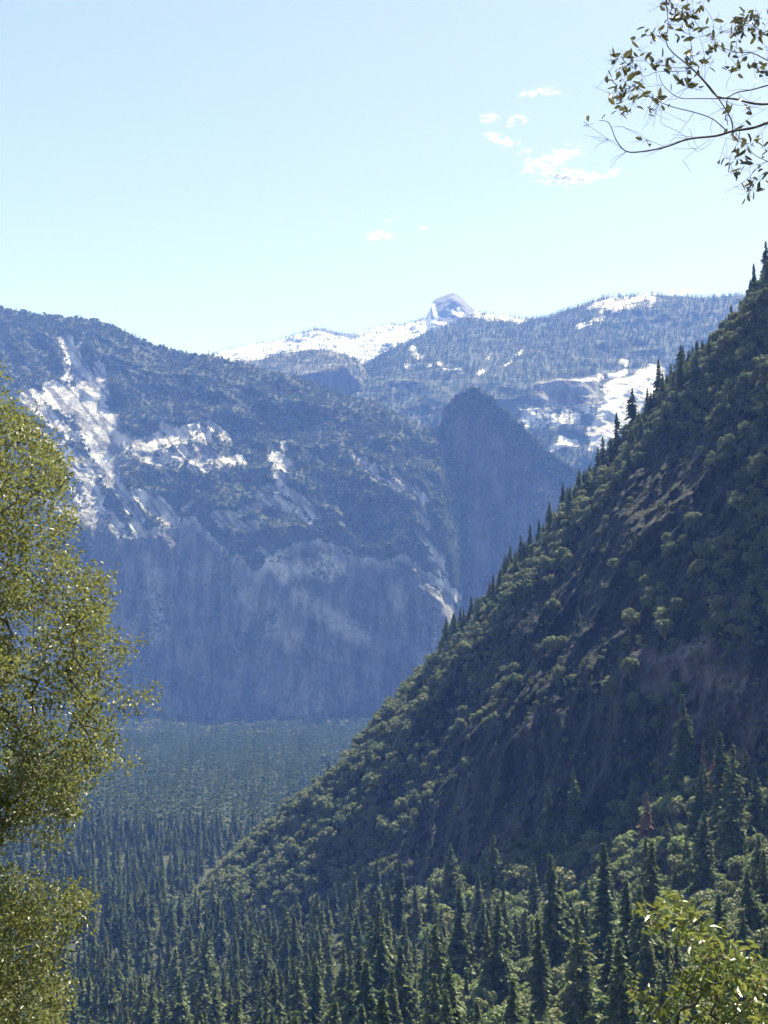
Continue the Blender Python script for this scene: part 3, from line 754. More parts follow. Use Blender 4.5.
def instanced(name, rows, protos, label):
    me = bpy.data.meshes.new(name)
    me.vertices.add(len(rows)); me.vertices.foreach_set('co', rows[:, :3].astype(np.float32).ravel())
    for k, v, t in (('rz', rows[:, 4], 'FLOAT'), ('sc', rows[:, 3], 'FLOAT')):
        a = me.attributes.new(k, t, 'POINT'); a.data.foreach_set('value', v.astype(np.float32))
    a = me.attributes.new('vr', 'INT', 'POINT'); a.data.foreach_set('value', rows[:, 5].astype(np.int32))
    o = link(name, me); tag(o, label, None, None, 'stuff')
    ng = bpy.data.node_groups.new(name + '_nodes', 'GeometryNodeTree')
    ng.interface.new_socket('Geometry', in_out='INPUT', socket_type='NodeSocketGeometry')
    ng.interface.new_socket('Geometry', in_out='OUTPUT', socket_type='NodeSocketGeometry')
    gi = ng.nodes.new('NodeGroupInput'); go = ng.nodes.new('NodeGroupOutput'); jn = ng.nodes.new('GeometryNodeJoinGeometry')
    def attr(n, t):
        q = ng.nodes.new('GeometryNodeInputNamedAttribute'); q.data_type = t; q.inputs['Name'].default_value = n; return q.outputs[0]
    rz, sc, vr = attr('rz', 'FLOAT'), attr('sc', 'FLOAT'), attr('vr', 'INT')
    cx = ng.nodes.new('ShaderNodeCombineXYZ'); ng.links.new(rz, cx.inputs[2])
    e2r = ng.nodes.new('FunctionNodeEulerToRotation'); ng.links.new(cx.outputs[0], e2r.inputs[0])
    for k, p in enumerate(protos):
        cmp = ng.nodes.new('FunctionNodeCompare'); cmp.data_type = 'INT'; cmp.operation = 'EQUAL'
        ia = [s for s in cmp.inputs if s.type == 'INT']
        ng.links.new(vr, ia[0]); ia[1].default_value = k
        for ch in p.children:
            oi = ng.nodes.new('GeometryNodeObjectInfo'); oi.transform_space = 'ORIGINAL'; oi.inputs['Object'].default_value = ch
            oi.inputs['As Instance'].default_value = True
            ip = ng.nodes.new('GeometryNodeInstanceOnPoints')
            ng.links.new(gi.outputs[0], ip.inputs['Points']); ng.links.new(cmp.outputs[0], ip.inputs['Selection'])
            ng.links.new(oi.outputs['Geometry'], ip.inputs['Instance']); ng.links.new(e2r.outputs[0], ip.inputs['Rotation']); ng.links.new(sc, ip.inputs['Scale'])
            ng.links.new(ip.outputs[0], jn.inputs[0])
    ng.links.new(jn.outputs[0], go.inputs[0])
    md = o.modifiers.new('trees', 'NODES'); md.node_group = ng
    return o
instanced('conifer_forest', crest_, cprotos, 'dense dark conifer forest covering the valley floor')
instanced('oak_woodland', orest_, oprotos, 'olive oak scrub on the dark slope and talus')

# --- far woods: simple small trees baked into one sheet of foliage each
def bake(name, P, sc, protos_q, mat, label, tint=None):
    n = len(P); P = np.asarray(P); var = rng.integers(len(protos_q), size=n); Vs, T = [], []
    for k, q in enumerate(protos_q):
        s = np.nonzero(var == k)[0]
        if not len(s): continue
        a = rng.random(len(s)) * 6.28; c, sn = np.cos(a), np.sin(a)
        R_ = np.zeros((len(s), 3, 3)); R_[:, 0, 0] = c; R_[:, 0, 1] = -sn; R_[:, 1, 0] = sn; R_[:, 1, 1] = c; R_[:, 2, 2] = 1
        V = np.einsum('nij,qvj->nqvi', R_ * sc[s][:, None, None], q) + P[s][:, None, None, :]
        Vs.append(V.reshape(-1, 4, 3)); tv = rng.random(len(s)) if tint is None else tint[s]
        T.append(np.repeat(tv, q.shape[0] * 4))
    V = np.concatenate(Vs)
    me = quads_mesh(name, V, mat, {'tint': np.concatenate(T)})
    tag(link(name, me), label, None, None, 'stuff')

r_ = np.random.default_rng(5)
lowC = [conifer_quads(r_, 34, R, .08, 34, 3.2, 2.2, gaps=0) for R in (5.2, 6.0, 4.6, 5.6)]
lowO = [oak_quads(r_, 11, 6.2, 8, 6, 1.9) for _ in range(5)]
tinyC = [conifer_quads(r_, 30, R, .05, 9, 1.2, 4.0, gaps=0) for R in (5.0, 6.0, 4.4)]
tinyO = [oak_quads(r_, 11, 7, 4, 4, 3.4) for _ in range(5)]
print('low', [len(q) for q in lowC], [len(q) for q in lowO], [len(q) for q in tinyC], [len(q) for q in tinyO])

x, y = jitter_grid(-2300, 1200, 1880, 4330, 17.5)
keep = (x > -.42 * y - 60) & (x < .12 * y + 250) & (rng.random(len(x)) < .93)
x, y = x[keep], y[keep]; z = ground_z(x, y)
nn = sp_noise(x, y, 220, 401)
isoak = (rng.random(len(x)) < np.clip((y - 3550 + 900 * nn) / 500, 0, .85)) | (nn > .42)
c_ = ~isoak
bake('valley_forest', np.stack([x, y, z], -1)[c_], (.7 + .8 * rng.random(c_.sum())), lowC, M['far_conifer'], 'even dark conifer forest filling the far valley floor')
bake('valley_oaks', np.stack([x, y, z], -1)[isoak], (1.2 + 2.0 * rng.random(isoak.sum()) ** 2), lowO, M['far_oak'], 'pale round oaks fringing the forest under the great wall')

# brush on the great wall
nb2 = fbm(B.P, 110, 4, 31)
dB = upper * (B.t < 3.15) * np.clip(.75 + .9 * nb2, .1, 1) * np.clip(1.0 - 1.6 * np.clip(rockB - .25, 0, 1), 0.0, 1)
led = fbm(B.P @ sk, 150, 4, 39, squash=(.35, 0, 2.2))
dB = dB + cliff * (.02 + .55 * (led > .30)) + 2.5 * (B.t < .02 + .22 * np.clip(fbm(B.P, 200, 3, 37, squash=(1, 0, 0)) + .2, 0, 1))
dB *= (B.px < 470)
Pb, ib = B.scatter(26000, dB)
bake('mountain_brush', Pb, .55 + .9 * rng.random(len(Pb)) ** 1.6, tinyO, M['far_oak'], 'olive brush covering the slopes of the great wall')
Pb, ib = B.scatter(5200, dB * (B.t > 1.6) * (.25 + (nb2 > 0)))
bake('mountain_conifers', Pb, .35 + .5 * rng.random(len(Pb)), tinyC, M['far_conifer'], 'scattered conifers on the upper great wall and its skyline')
Pb, ib = S.scatter(5200, np.where(S.t > 1.8, 1.0, .10) * (S.t < 2.2) + .15 * (S.px < 450))
bake('spire_brush', Pb, .6 + 1.0 * rng.random(len(Pb)) ** 2, tinyO, M['far_oak'], 'brush along the top of the rounded spire')
Pb, ib = S.scatter(420, (S.t > 1.93) * (S.t < 2.06) * (S.px > 440) * 1.0)
bake('spire_conifers', Pb, .35 + .55 * rng.random(len(Pb)) ** 2, tinyC, M['far_conifer'], 'small conifers along the top edge of the rounded spire')
Pb, ib = D.scatter(1800, (1.0 * (D.t > .95) + .08) * (D.t < 2.2))
bake('shoulder_conifers', Pb, .35 + .45 * rng.random(len(Pb)), tinyC, M['far_conifer'], 'conifers on the cliff shoulder behind the wall')
dE = (E.t < 4.15) * np.clip(.8 + .9 * fbm(E.P, 200, 4, 65), .12, 1) * np.clip(1.0 - 1.5 * np.clip(rockE - .2, 0, 1), 0, 1) * (E.px > 330) * (E.px < 850)
dE *= np.where((E.t > 1.9) & (E.t < 3.05) & (E.px > 530) & (E.px < 660), .12, 1)
Pb, ib = E.scatter(26000, dE)
bake('ridge_forest', Pb, .4 + .6 * rng.random(len(Pb)), tinyC, M['far_conifer'], 'conifer forest covering the long far ridge')
dF = (FR.t > .8) * (FR.t < 2.02) * (pk < .3) * np.clip(.3 + .9 * fbm(FR.P, 260, 3, 77), .03, 1)
Pb, ib = FR.scatter(9500, dF)
bake('snowline_conifers', Pb, .4 + .5 * rng.random(len(Pb)), tinyC, M['far_conifer'], 'sparse conifers dotted over the snowfield')

# ------------------------------------------------------------------ near trees
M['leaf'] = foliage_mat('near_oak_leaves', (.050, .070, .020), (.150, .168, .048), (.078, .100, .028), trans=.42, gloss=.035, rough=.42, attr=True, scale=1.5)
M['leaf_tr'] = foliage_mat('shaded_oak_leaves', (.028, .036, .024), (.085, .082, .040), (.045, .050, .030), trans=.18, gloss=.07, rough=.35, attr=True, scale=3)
M['laurel'] = foliage_mat('glossy_laurel_leaves', (.055, .095, .016), (.13, .17, .025), (.06, .10, .018), trans=.42, gloss=.05, rough=.28, attr=True, scale=3)
M['twig'] = bark_mat('twig_bark', (.05, .04, .035), (.16, .13, .11), 40)

def inpoly(x, y, poly):
    poly = np.array(poly, float); n = len(poly); c = np.zeros(len(x), bool)
    for i in range(n):
        x0, y0 = poly[i]; x1, y1 = poly[(i + 1) % n]
        k = ((y0 > y) != (y1 > y)) & (x < (x1 - x0) * (y - y0) / (y1 - y0 + 1e-9) + x0); c ^= k
    return c

def grow(skel, attr, r_tip=.004, rscale=1.0, wobble=.08, r=None):
    """join attractor points one by one to the nearest node of the growing branch system"""
    nodes = [np.array(p, float) for p in skel]; parent = [-1] + list(range(len(skel) - 1))
    order = np.argsort(np.linalg.norm(attr - np.array(skel[0]), axis=1))
    A = np.zeros((len(skel) + len(attr) * 3, 3)); A[:len(skel)] = skel; n = len(skel)
    root = np.array(skel[0])
    for i in order:
        p = attr[i]; dd = np.linalg.norm(A[:n] - p, axis=1) + .35 * np.linalg.norm(A[:n] - root, axis=1) * 0
        # prefer nodes nearer to the root than the point itself
        dr = np.linalg.norm(A[:n] - root, axis=1) > np.linalg.norm(p - root) + .05
        j = int(np.argmin(dd + dr * 10))
        prev = j; q = A[j]; L = np.linalg.norm(p - q); m = 2 if L > .35 else 1
        for s in range(1, m + 1):
            w = q + (p - q) * s / m + (r.normal(size=3) * wobble * L if s < m else 0)
            A[n] = w; parent.append(prev); prev = n; n += 1
    A = A[:n]; parent = np.array(parent)
    w = np.zeros(n); ch = np.bincount(parent[1:], minlength=n)
    w[ch == 0] = 1
    for i in range(n - 1, 0, -1):
        w[parent[i]] += w[i]
    rad = r_tip * rscale * np.sqrt(w)
    return A, parent, rad

def branch_tubes(A, parent, rad, sides=5):
    out = []
    used = np.zeros(len(A), bool)
    kids = {}
    for i in range(1, len(A)): kids.setdefault(int(parent[i]), []).append(i)
    stack = [(0, None)]
    while stack:
        s, pr = stack.pop(); path = ([pr] if pr is not None else []) + [s]; cur = s
        while kids.get(cur):
            ks = sorted(kids[cur], key=lambda k: -rad[k]); nxt = ks[0]
            for k in ks[1:]: stack.append((k, cur))
            path.append(nxt); cur = nxt
        if len(path) < 2: continue
        R = rad[path].copy()
        if pr is not None: R[0] = min(R[0], R[1] * 1.1)
        out.append(tube(A[path], np.maximum(R, .0012), sides if R.max() > .01 else 3))
    return out

def leaves(centers, n_each, spread, L, W, r, up=.25):
    n = len(centers) * n_each
    c = np.repeat(centers, n_each, 0) + r.normal(size=(n, 3)) * spread
    a = unit(r.normal(size=(n, 3)) + [0, 0, up * .3]); nrm = unit(np.cross(a, r.normal(size=(n, 3)) ) * .6 + r.normal(size=(n, 3)) * .4 + [0, 0, up * 2])
    b = unit(np.cross(nrm, a)); nrm = np.cross(a, b)
    l = L * (.7 + .6 * r.random(n)); w = W * (.7 + .6 * r.random(n))
    # leaf blade of six points, folded slightly along its midrib
    fold = nrm * (w * .25)[:, None]
    p0 = c - a * (l / 2)[:, None]; p3 = c + a * (l / 2)[:, None]
    p1 = c - a * (l * .18)[:, None] + b * (w / 2)[:, None] + fold; p2 = c + a * (l * .22)[:, None] + b * (w * .42)[:, None] + fold
    p5 = c - a * (l * .18)[:, None] - b * (w / 2)[:, None] + fold; p4 = c + a * (l * .22)[:, None] - b * (w * .42)[:, None] + fold
    V = np.stack([p0, p1, p2, p3, p4, p5], 1)
    i = np.arange(n)[:, None] * 6
    Fq = np.concatenate([i + [0, 1, 2, 3], i + [0, 3, 4, 5]])
    return V.reshape(-1, 3), Fq, np.repeat(r.random(n), 6)

def gz(x, y): return float(ground_z(np.array([x]), np.array([y]))[0])

# --- big oak at the left edge
def left_tree():
    r = np.random.default_rng(31)
    poly_a = [(-230, 330), (-60, 360), (0, 372), (6, 395), (22, 412), (40, 428), (58, 452), (66, 475), (62, 500), (72, 520), (66, 545), (84, 552), (80, 570), (104, 572), (108, 590), (104, 612), (112, 625), (108, 642),
              (128, 640), (150, 648), (150, 660), (138, 675), (128, 685), (150, 692), (152, 700), (132, 712), (112, 722), (116, 745), (138, 765), (118, 772), (100, 768), (92, 785), (76, 800), (78, 818), (62, 828), (58, 852), (38, 845), (12, 830), (-5, 848), (-230, 860)]
    poly_b = [(-230, 862), (0, 868), (28, 876), (45, 884), (72, 888), (98, 898), (94, 906), (78, 912), (76, 930), (58, 940), (62, 968), (70, 985), (50, 990), (72, 1002), (62, 1024), (66, 1060), (-230, 1100)]
    D0 = 12.0; pts = []
    x = r.random(60000) * 390 - 230; y = r.random(60000) * 770 + 330
    ok = inpoly(x, y, poly_a) | inpoly(x, y, poly_b); x, y = x[ok], y[ok]
    dep = D0 + (r.random(len(x)) - .5) * 2 * np.clip(1.9 - (x + 40) / 160, .35, 2.2)
    P = ray(x, y, dep)
    nz = fbm(P, .55, 3, 501)
    edge = np.clip((x - 10) / 120, 0, 1)
    P = P[(nz > .015 + .05 * edge)]
    # thin to a minimum distance
    cell = {}; keep = []
    for i, p in enumerate(P):
        k = tuple((p / .155).astype(int))
        if k not in cell: cell[k] = 1; keep.append(i)
    P = P[keep][:5200]
    tx, ty = -5.9, 12.2
    zb = gz(tx, ty)
    skel = [(tx, ty, zb - .5), (tx, ty, -6.0), (tx + .1, ty, -4.6), (tx + .1, ty - .1, -3.2), (tx + .3, ty, -2.2), (tx + .3, ty, -1.0), (tx + .5, ty, .2), (tx + .6, ty, 1.6), (tx + .9, ty, 2.6)]
    skel = [s for s in skel if s[2] >= zb - .6]
    # coarse limbs first so twigs hang from them
    limb = []
    for a, b in [((-5.4, 12.0, -2.0), ray(95, 745, 12.0)), ((-5.5, 12.1, -.8), ray(125, 665, 11.8)), ((-5.4, 12.2, -.2), ray(90, 590, 12.4)), ((-5.3, 12, 1.2), ray(45, 470, 12)), ((-5.8, 12.2, -2.9), ray(60, 900, 12)), ((-5.8, 12.2, -3.4), ray(55, 985, 11.8)), ((-5.6, 12.0, -1.6), ray(55, 820, 12.3))]:
        a = np.array(a)
        for s in np.linspace(.12, .82, 9):
            limb.append(a + (b - a) * s + r.normal(size=3) * .07 + np.array([0, 0, -.25 * math.sin(s * 3.1)]))
    A, par, rad = grow(skel, np.concatenate([np.array(limb), P[::2]]), .0042, .8, .1, r)
    root = link('oak_tree', None, None, (tx, ty, zb))
    off = np.array([tx, ty, zb])
    tl = branch_tubes(A - off, par, rad)
    link('trunk', tubes_mesh('trunk', tl, M['greybark']), root)
    V, Fq, tint = leaves(P - off, 26, .068, .045, .022, r)
    link('crown', make_mesh('crown', V, Fq, M['leaf'], {'tint': tint}), root)
    tag(root, 'big near oak with sunlit yellow-green leaves filling the left edge', 'oak')
    print('left tree', len(P), len(A))
left_tree()

# --- branch reaching in at the top right, on its own tree just out of the picture
def right_branch():
    r = np.random.default_rng(33)
    k = 4.085
    def T(pts, y0, y1):
        n = len(pts); return np.array([ray(580 + x / k, y / k, y0 + (y1 - y0) * i / (n - 1)) for i, (x, y) in enumerate(pts)])
    D0 = 5.0
    tx, ty = 3.1, 5.4; zb = gz(tx, ty)
    trunk = np.array([(tx, ty, zb - .3), (tx - .03, ty, zb + .8), (tx + .04, ty - .05, zb + 1.7), (tx - .02, ty - .1, 2.0), (tx - .1, ty - .15, 3.2), (tx - .2, ty - .2, 4.2)])
    off = np.array([tx, ty, zb]); tl = [tube(trunk - off, [.17, .14, .12, .10, .06, .02], 9)]
    tn = [trunk[3] * .6 + trunk[2] * .4, trunk[3], trunk[3] * .5 + trunk[4] * .5]
    def limb(start, pts, r0, r1, y0=D0, y1=D0):
        r0 *= .36; r1 *= .7
        P = T(pts, y0, y1)
        if start is not None:
            mid = (start + P[0]) / 2 + np.array([0, 0, .05]); P = np.concatenate([[start, mid], P])
        n = len(P); P = P.copy(); P[1:-1] += r.normal(size=(n - 2, 3)) * .003
        # finer path
        tt = np.linspace(0, n - 1, n * 3); PP = np.stack([np.interp(tt, np.arange(n), P[:, c]) for c in range(3)], -1); PP = smooth1(PP, 1)
        tl.append(tube(PP - off, np.linspace(r0, r1, len(PP)), 6)); return P
    L = []
    L.append(limb(tn[0], [(800, 495), (768, 505), (700, 525), (625, 535), (560, 558), (440, 565), (350, 600), (280, 612), (190, 620), (145, 575), (118, 500), (75, 492)], .022, .0016, 5.1, 4.85))
    L.append(limb(tn[1], [(820, 420), (768, 425), (700, 425), (640, 405), (560, 395), (510, 330), (440, 270), (385, 225), (352, 175), (362, 100), (352, 10)], .018, .002, 5.1, 5.0))
    L.append(limb(tn[1], [(830, 335), (768, 345), (700, 362), (640, 380), (600, 405), (480, 405), (400, 402), (335, 350), (322, 300)], .012, .0016, 5.15, 5.05))
    L.append(limb(None, [(625, 535), (620, 490), (590, 440), (560, 395), (530, 350), (490, 310), (455, 275), (420, 250)], .008, .003, 5.0, 5.0))
    L.append(limb(None, [(605, 540), (540, 482), (470, 455), (380, 440), (300, 402), (232, 350), (200, 362), (150, 385)], .007, .0014, 5.0, 4.9))
    L.append(limb(tn[2], [(830, 270), (768, 250), (705, 212), (640, 215), (580, 195), (545, 160), (545, 90)], .01, .0016, 5.2, 5.1))
    L.append(limb(tn[2], [(830, 170), (768, 150), (720, 110), (690, 80), (640, 100)], .009, .002, 5.3, 5.2))
    L.append(limb(None, [(460, 285), (400, 290), (310, 290), (255, 325), (200, 260), (150, 250)], .004, .0012, 5.0, 4.95))
    L.append(limb(None, [(450, 275), (455, 190), (440, 110), (430, 50), (440, 0)], .004, .0014, 5.0, 4.9))
    L.append(limb(None, [(655, 525), (650, 580), (612, 640), (605, 700)], .005, .0014, 5.05, 5.0))
    L.append(limb(tn[0], [(830, 690), (768, 655), (700, 630), (680, 585), (650, 560)], .008, .0015, 5.2, 5.0))
    L.append(limb(None, [(768, 655), (730, 680), (690, 720), (695, 780)], .004, .0012, 5.15, 5.1))
    for pts in ([(190, 620), (150, 655), (120, 690)], [(540, 565), (480, 610), (420, 655)], [(190, 620), (100, 560), (40, 520), (15, 498)], [(350, 600), (280, 580), (175, 518)], [(510, 330), (515, 250), (500, 180), (480, 120)],
                [(440, 565), (400, 540), (330, 500), (335, 450), (300, 410)], [(118, 570), (80, 585), (55, 610)], [(470, 455), (440, 500), (390, 560)], [(560, 400), (640, 430), (700, 440), (760, 450)], [(400, 402), (440, 360), (500, 370)],
                [(310, 290), (270, 250), (240, 200)], [(255, 325), (230, 400), (190, 470)], [(350, 175), (310, 145), (265, 145)], [(705, 212), (720, 260), (755, 300)], [(640, 215), (640, 270), (605, 300)], [(625, 535), (700, 480), (768, 440)],
                [(460, 560), (560, 560), (520, 600), (480, 620)], [(545, 160), (575, 130), (575, 105)], [(600, 560), (570, 640), (560, 690)], [(720, 110), (735, 70), (720, 40)], [(768, 505), (740, 540), (700, 590)], [(300, 402), (320, 430), (310, 470), (265, 520)]):
        L.append(limb(None, pts, .0026, .0009, 5.0, 5.0 + r.normal() * .08))
    root = link('oak_tree', None, None, tuple(off))
    link('trunk', tubes_mesh('trunk', tl, M['twig']), root)
    cl = [(155, 245, 8), (205, 250, 7), (130, 265, 3), (165, 310, 6), (150, 370, 6), (130, 385, 4), (165, 435, 6), (175, 385, 5), (205, 300, 3), (210, 405, 3), (240, 205, 3), (325, 255, 7), (300, 270, 4), (285, 140, 5), (330, 150, 6), (430, 70, 9), (395, 20, 8), (360, 15, 5), (385, 80, 6), (420, 130, 7), (450, 55, 7),
          (500, 150, 3), (545, 170, 5), (570, 120, 3), (640, 110, 7), (700, 70, 9), (725, 60, 6), (745, 135, 8), (715, 145, 6), (655, 85, 4), (640, 190, 6), (620, 130, 5), (665, 130, 5), (760, 190, 5), (630, 268, 5), (620, 300, 4), (705, 270, 4), (735, 290, 3), (760, 270, 4), (455, 215, 4), (460, 260, 4), (500, 260, 4), (440, 240, 3),
          (320, 400, 5), (310, 465, 3), (305, 430, 4), (270, 570, 2), (35, 508, 2), (290, 380, 3), (250, 385, 4), (440, 310, 5), (410, 340, 4), (445, 335, 4), (600, 440, 5), (600, 470, 3), (640, 550, 7), (660, 600, 5), (705, 590, 5), (675, 640, 6), (620, 685, 7), (600, 650, 2), (655, 705, 4), (690, 790, 5), (685, 770, 3), (755, 610, 4), (740, 735, 5), (700, 740, 3), (760, 700, 3), (680, 440, 4), (545, 250, 2), (270, 245, 2), (375, 275, 2), (215, 280, 3), (500, 20, 4), (540, 190, 3),
          (190, 345, 5), (235, 340, 3), (185, 455, 3), (390, 50, 5), (470, 90, 4), (350, 140, 4)]
    C = np.concatenate([np.repeat(ray(580 + x / k, y / k, 5 + r.normal() * .05)[None], int(n * 1.15 + .5), 0) for x, y, n in cl])
    V, Fq, tint = leaves(C - off, 1, .022, .042, .016, r, up=.0)
    LP = np.concatenate(L); LP = LP[LP[:, 0] < 1.75]
    for q in np.concatenate([ray(580 + x / k, y / k, 5.0)[None] for x, y, n in cl]):
        j = int(np.argmin(np.linalg.norm(LP - q, axis=1))); a0 = LP[j]
        mid = (a0 + q) / 2 + r.normal(size=3) * .012
        tl.append(tube(np.array([a0, mid, q]) - off, [.0013, .0011, .0008], 3))
        for _ in range(3):
            e = q + r.normal(size=3) * .035; tl.append(tube(np.array([q, (q + e) / 2 + r.normal(size=3) * .004, e]) - off, [.0009, .0008, .0006], 3))
    for _ in range(90):
        a0 = LP[r.integers(len(LP))]; e = a0 + np.array([-.05, 0, -.01]) + r.normal(size=3) * [.06, .03, .05]
        tl.append(tube(np.array([a0, (a0 + e) / 2 + r.normal(size=3) * .006, e]) - off, [.0012, .0009, .0006], 3))
    # leaves on the crown beyond the frame
    ext = np.array([(tx - .6 + r.random() * 1.6, ty - .9 + r.random() * 1.8, 2.0 + r.random() * 2.6) for _ in range(260)])
    ext = ext[(ext[:, 0] > .345 * ext[:, 1] + .12)]
    V2, F2, t2 = leaves(ext - off, 14, .10, .04, .017, r, up=.0)
    V = np.concatenate([V, V2]); Fq = np.concatenate([Fq, F2 + len(V) - len(V2)]); tint = np.concatenate([tint, t2])
    for e in ext:
        j = int(np.argmin(np.linalg.norm(trunk[2:] - e, axis=1))) + 2
        m = (trunk[j] + e) / 2 + np.array([0, 0, .15]); tl.append(tube(np.array([trunk[j], m, e]) - off, [.012, .006, .002], 4))
    me = tubes_mesh('trunk', tl, M['twig']); root.children[0].data = me
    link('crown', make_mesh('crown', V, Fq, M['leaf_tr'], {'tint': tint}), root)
    tag(root, 'thin bare-twigged oak branch reaching into the sky at the top right', 'oak')
right_branch()

# --- glossy bush, bottom right
def laurel():
    r = np.random.default_rng(35)
    D0 = 8.0
    tx, ty = 2.6, 8.3; zb = gz(tx, ty)
    poly = [(636, 912), (650, 905), (665, 898), (684, 902), (700, 915), (716, 925), (726, 945), (745, 945), (760, 965), (775, 970), (900, 960), (900, 1100), (690, 1100), (668, 1024), (640, 1010), (626, 990), (634, 984), (655, 1000), (672, 985), (688, 975), (700, 962), (690, 945), (672, 935), (650, 925)]
    x = r.random(9000) * 290 + 620; y = r.random(9000) * 220 + 885
    ok = inpoly(x, y, poly); x, y = x[ok], y[ok]
    P = ray(x, y, D0 + (r.random(len(x)) - .5) * 1.5 * np.clip((x - 600) / 160, .2, 1))
    P = P[fbm(P, .3, 2, 502) > -.08]
    cell = {}; keep = []
    for i, p in enumerate(P):
        q = tuple((p / .11).astype(int))
        if q not in cell: cell[q] = 1; keep.append(i)
    P = P[keep]
    # body of the bush below the frame
    m = 500; E_ = np.stack([tx + r.normal(size=m) * .55, ty + r.normal(size=m) * .5, zb + .4 + r.random(m) * (-3.3 - zb + .3)], -1)
    skel = [(tx, ty, zb - .2), (tx, ty, zb + .5), (tx - .1, ty, (zb - 3) / 2), (tx - .15, ty, -3.6), (tx - .1, ty - .1, -3.0)]
    limbs = []
    for tip, st in ((ray(645, 912, 7.9), (tx - .15, ty, -3.3)), (ray(632, 990, 7.8), (tx - .15, ty, -3.5)), (ray(700, 930, 8.1), (tx - .1, ty, -3.1)), (ray(750, 965, 8), (tx - .1, ty, -3.0))):
        st = np.array(st)
        for s in np.linspace(.1, .95, 9): limbs.append(st + (tip - st) * s + np.array([0, 0, .12 * math.sin(s * 3)]) + r.normal(size=3) * .012)
    A, par, rad = grow(skel, np.concatenate([np.array(limbs), P, E_[:200]]), .003, .9, .08, r)
    off = np.array([tx, ty, zb]); root = link('laurel_bush', None, None, tuple(off))
    link('trunk', tubes_mesh('trunk', branch_tubes(A - off, par, rad), M['twig']), root)
    V, Fq, tint = leaves(np.concatenate([P, E_]) - off, 3, .035, .074, .030, r, up=.35)
    link('crown', make_mesh('crown', V, Fq, M['laurel'], {'tint': tint}), root)
    tag(root, 'bright green glossy-leaved bush close by in the bottom right corner', 'bush')
laurel()

# ------------------------------------------------------------------ clouds
m, nt = new_mat('cloud_vapour')
tc = nt.nodes.new('ShaderNodeTexCoord')
nz = noise_out(nt, tc.outputs['Object'], 1 / 70, 5, .6)
d1 = nt.nodes.new('ShaderNodeBsdfDiffuse'); d1.inputs[0].default_value = (.93, .93, .93, 1)
t1 = nt.nodes.new('ShaderNodeBsdfTranslucent'); t1.inputs[0].default_value = (.93, .93, .93, 1)
mx = nt.nodes.new('ShaderNodeMixShader'); mx.inputs[0].default_value = .6
nt.links.new(d1.outputs[0], mx.inputs[1]); nt.links.new(t1.outputs[0], mx.inputs[2])
tp = nt.nodes.new('ShaderNodeBsdfTransparent'); m2 = nt.nodes.new('ShaderNodeMixShader')
nt.links.new(mathn(nt, 'MULTIPLY', ramp(nt, nz, .40, .66), .17), m2.inputs[0])
nt.links.new(tp.outputs[0], m2.inputs[1]); nt.links.new(mx.outputs[0], m2.inputs[2])
o_ = nt.nodes.new('ShaderNodeOutputMaterial'); nt.links.new(m2.outputs[0], o_.inputs[0])
M['cloud'] = m

def ico():
    t = (1 + 5 ** .5) / 2
    V = np.array([(-1, t, 0), (1, t, 0), (-1, -t, 0), (1, -t, 0), (0, -1, t), (0, 1, t), (0, -1, -t), (0, 1, -t), (t, 0, -1), (t, 0, 1), (-t, 0, -1), (-t, 0, 1)], float); V = unit(V)
    Fc = [(0, 11, 5), (0, 5, 1), (0, 1, 7), (0, 7, 10), (0, 10, 11), (1, 5, 9), (5, 11, 4), (11, 10, 2), (10, 7, 6), (7, 1, 8), (3, 9, 4), (3, 4, 2), (3, 2, 6), (3, 6, 8), (3, 8, 9), (4, 9, 5), (2, 4, 11), (6, 2, 10), (8, 6, 7), (9, 8, 1)]
    V = list(map(tuple, V)); out = []; cache = {}
    def mid(a, b):
        k = (min(a, b), max(a, b))
        if k not in cache:
            v = np.array(V[a]) + np.array(V[b]); v /= np.linalg.norm(v); cache[k] = len(V); V.append(tuple(v))
        return cache[k]
    for a, b, c in Fc:
        ab, bc, ca = mid(a, b), mid(b, c), mid(c, a); out += [(a, ab, ca), (b, bc, ab), (c, ca, bc), (ab, bc, ca)]
    return np.array(V), np.array(out)
IV, IF = ico()
def cloud(strokes, label, seed, n=140):
    r = np.random.default_rng(seed); off_ = seed * 9.7; Vs, Fs, o = [], [], 0; Yc = 17000
    tot = sum(s[5] for s in strokes)
    for x0, y0, x1, y1, rr, wt in strokes:
        for _ in range(int(9 * n * wt / tot)):
            t = r.random(); g = r.normal(size=2) * rr * .62
            p = ray(x0 + (x1 - x0) * t + g[0] * 1.3, y0 + (y1 - y0) * t + g[1] * .8, Yc + r.normal() * 90)
            qx, qy, _ = project(p); wv = float(fbm(np.array([[qx / 9, qy / 6, off_]]), 1.0, 4, 55)[0])
            if wv < -.05: continue
            R = (.4 + 1.4 * r.random() ** 3) * (rr / 6) * Yc / F
            V = IV * R * (1 + .35 * vnoise(IV * 1.4 + r.random() * 50)[:, None]) * [1.5, 1, .75] + p
            Vs.append(V); Fs.append(IF + o); o += len(V)
    V = np.concatenate(Vs); c = V.mean(0)
    ob = link('cloud', make_mesh('cloud', V - c, np.concatenate(Fs), M['cloud'], smooth=True), None, tuple(c))
    tag(ob, label, 'cloud', 'small white clouds in the clear sky')
cloud([(545, 174, 585, 179, 8, 4), (530, 168, 560, 158, 7, 1.6), (555, 158, 577, 150, 7, 1.6), (585, 180, 622, 170, 5, 1.0), (514, 158, 530, 148, 4, .5)], 'largest wispy white cloud, left of the overhanging twigs', 1, 330)
cloud([(524, 96, 556, 90, 4, 1)], 'short streak of white cloud, topmost in the sky', 2, 90)
cloud([(488, 135, 512, 144, 4.5, 1.4), (484, 120, 494, 116, 4, .8), (506, 122, 524, 118, 4, 1)], 'broken white cloud wisps left of the largest cloud', 3, 170)
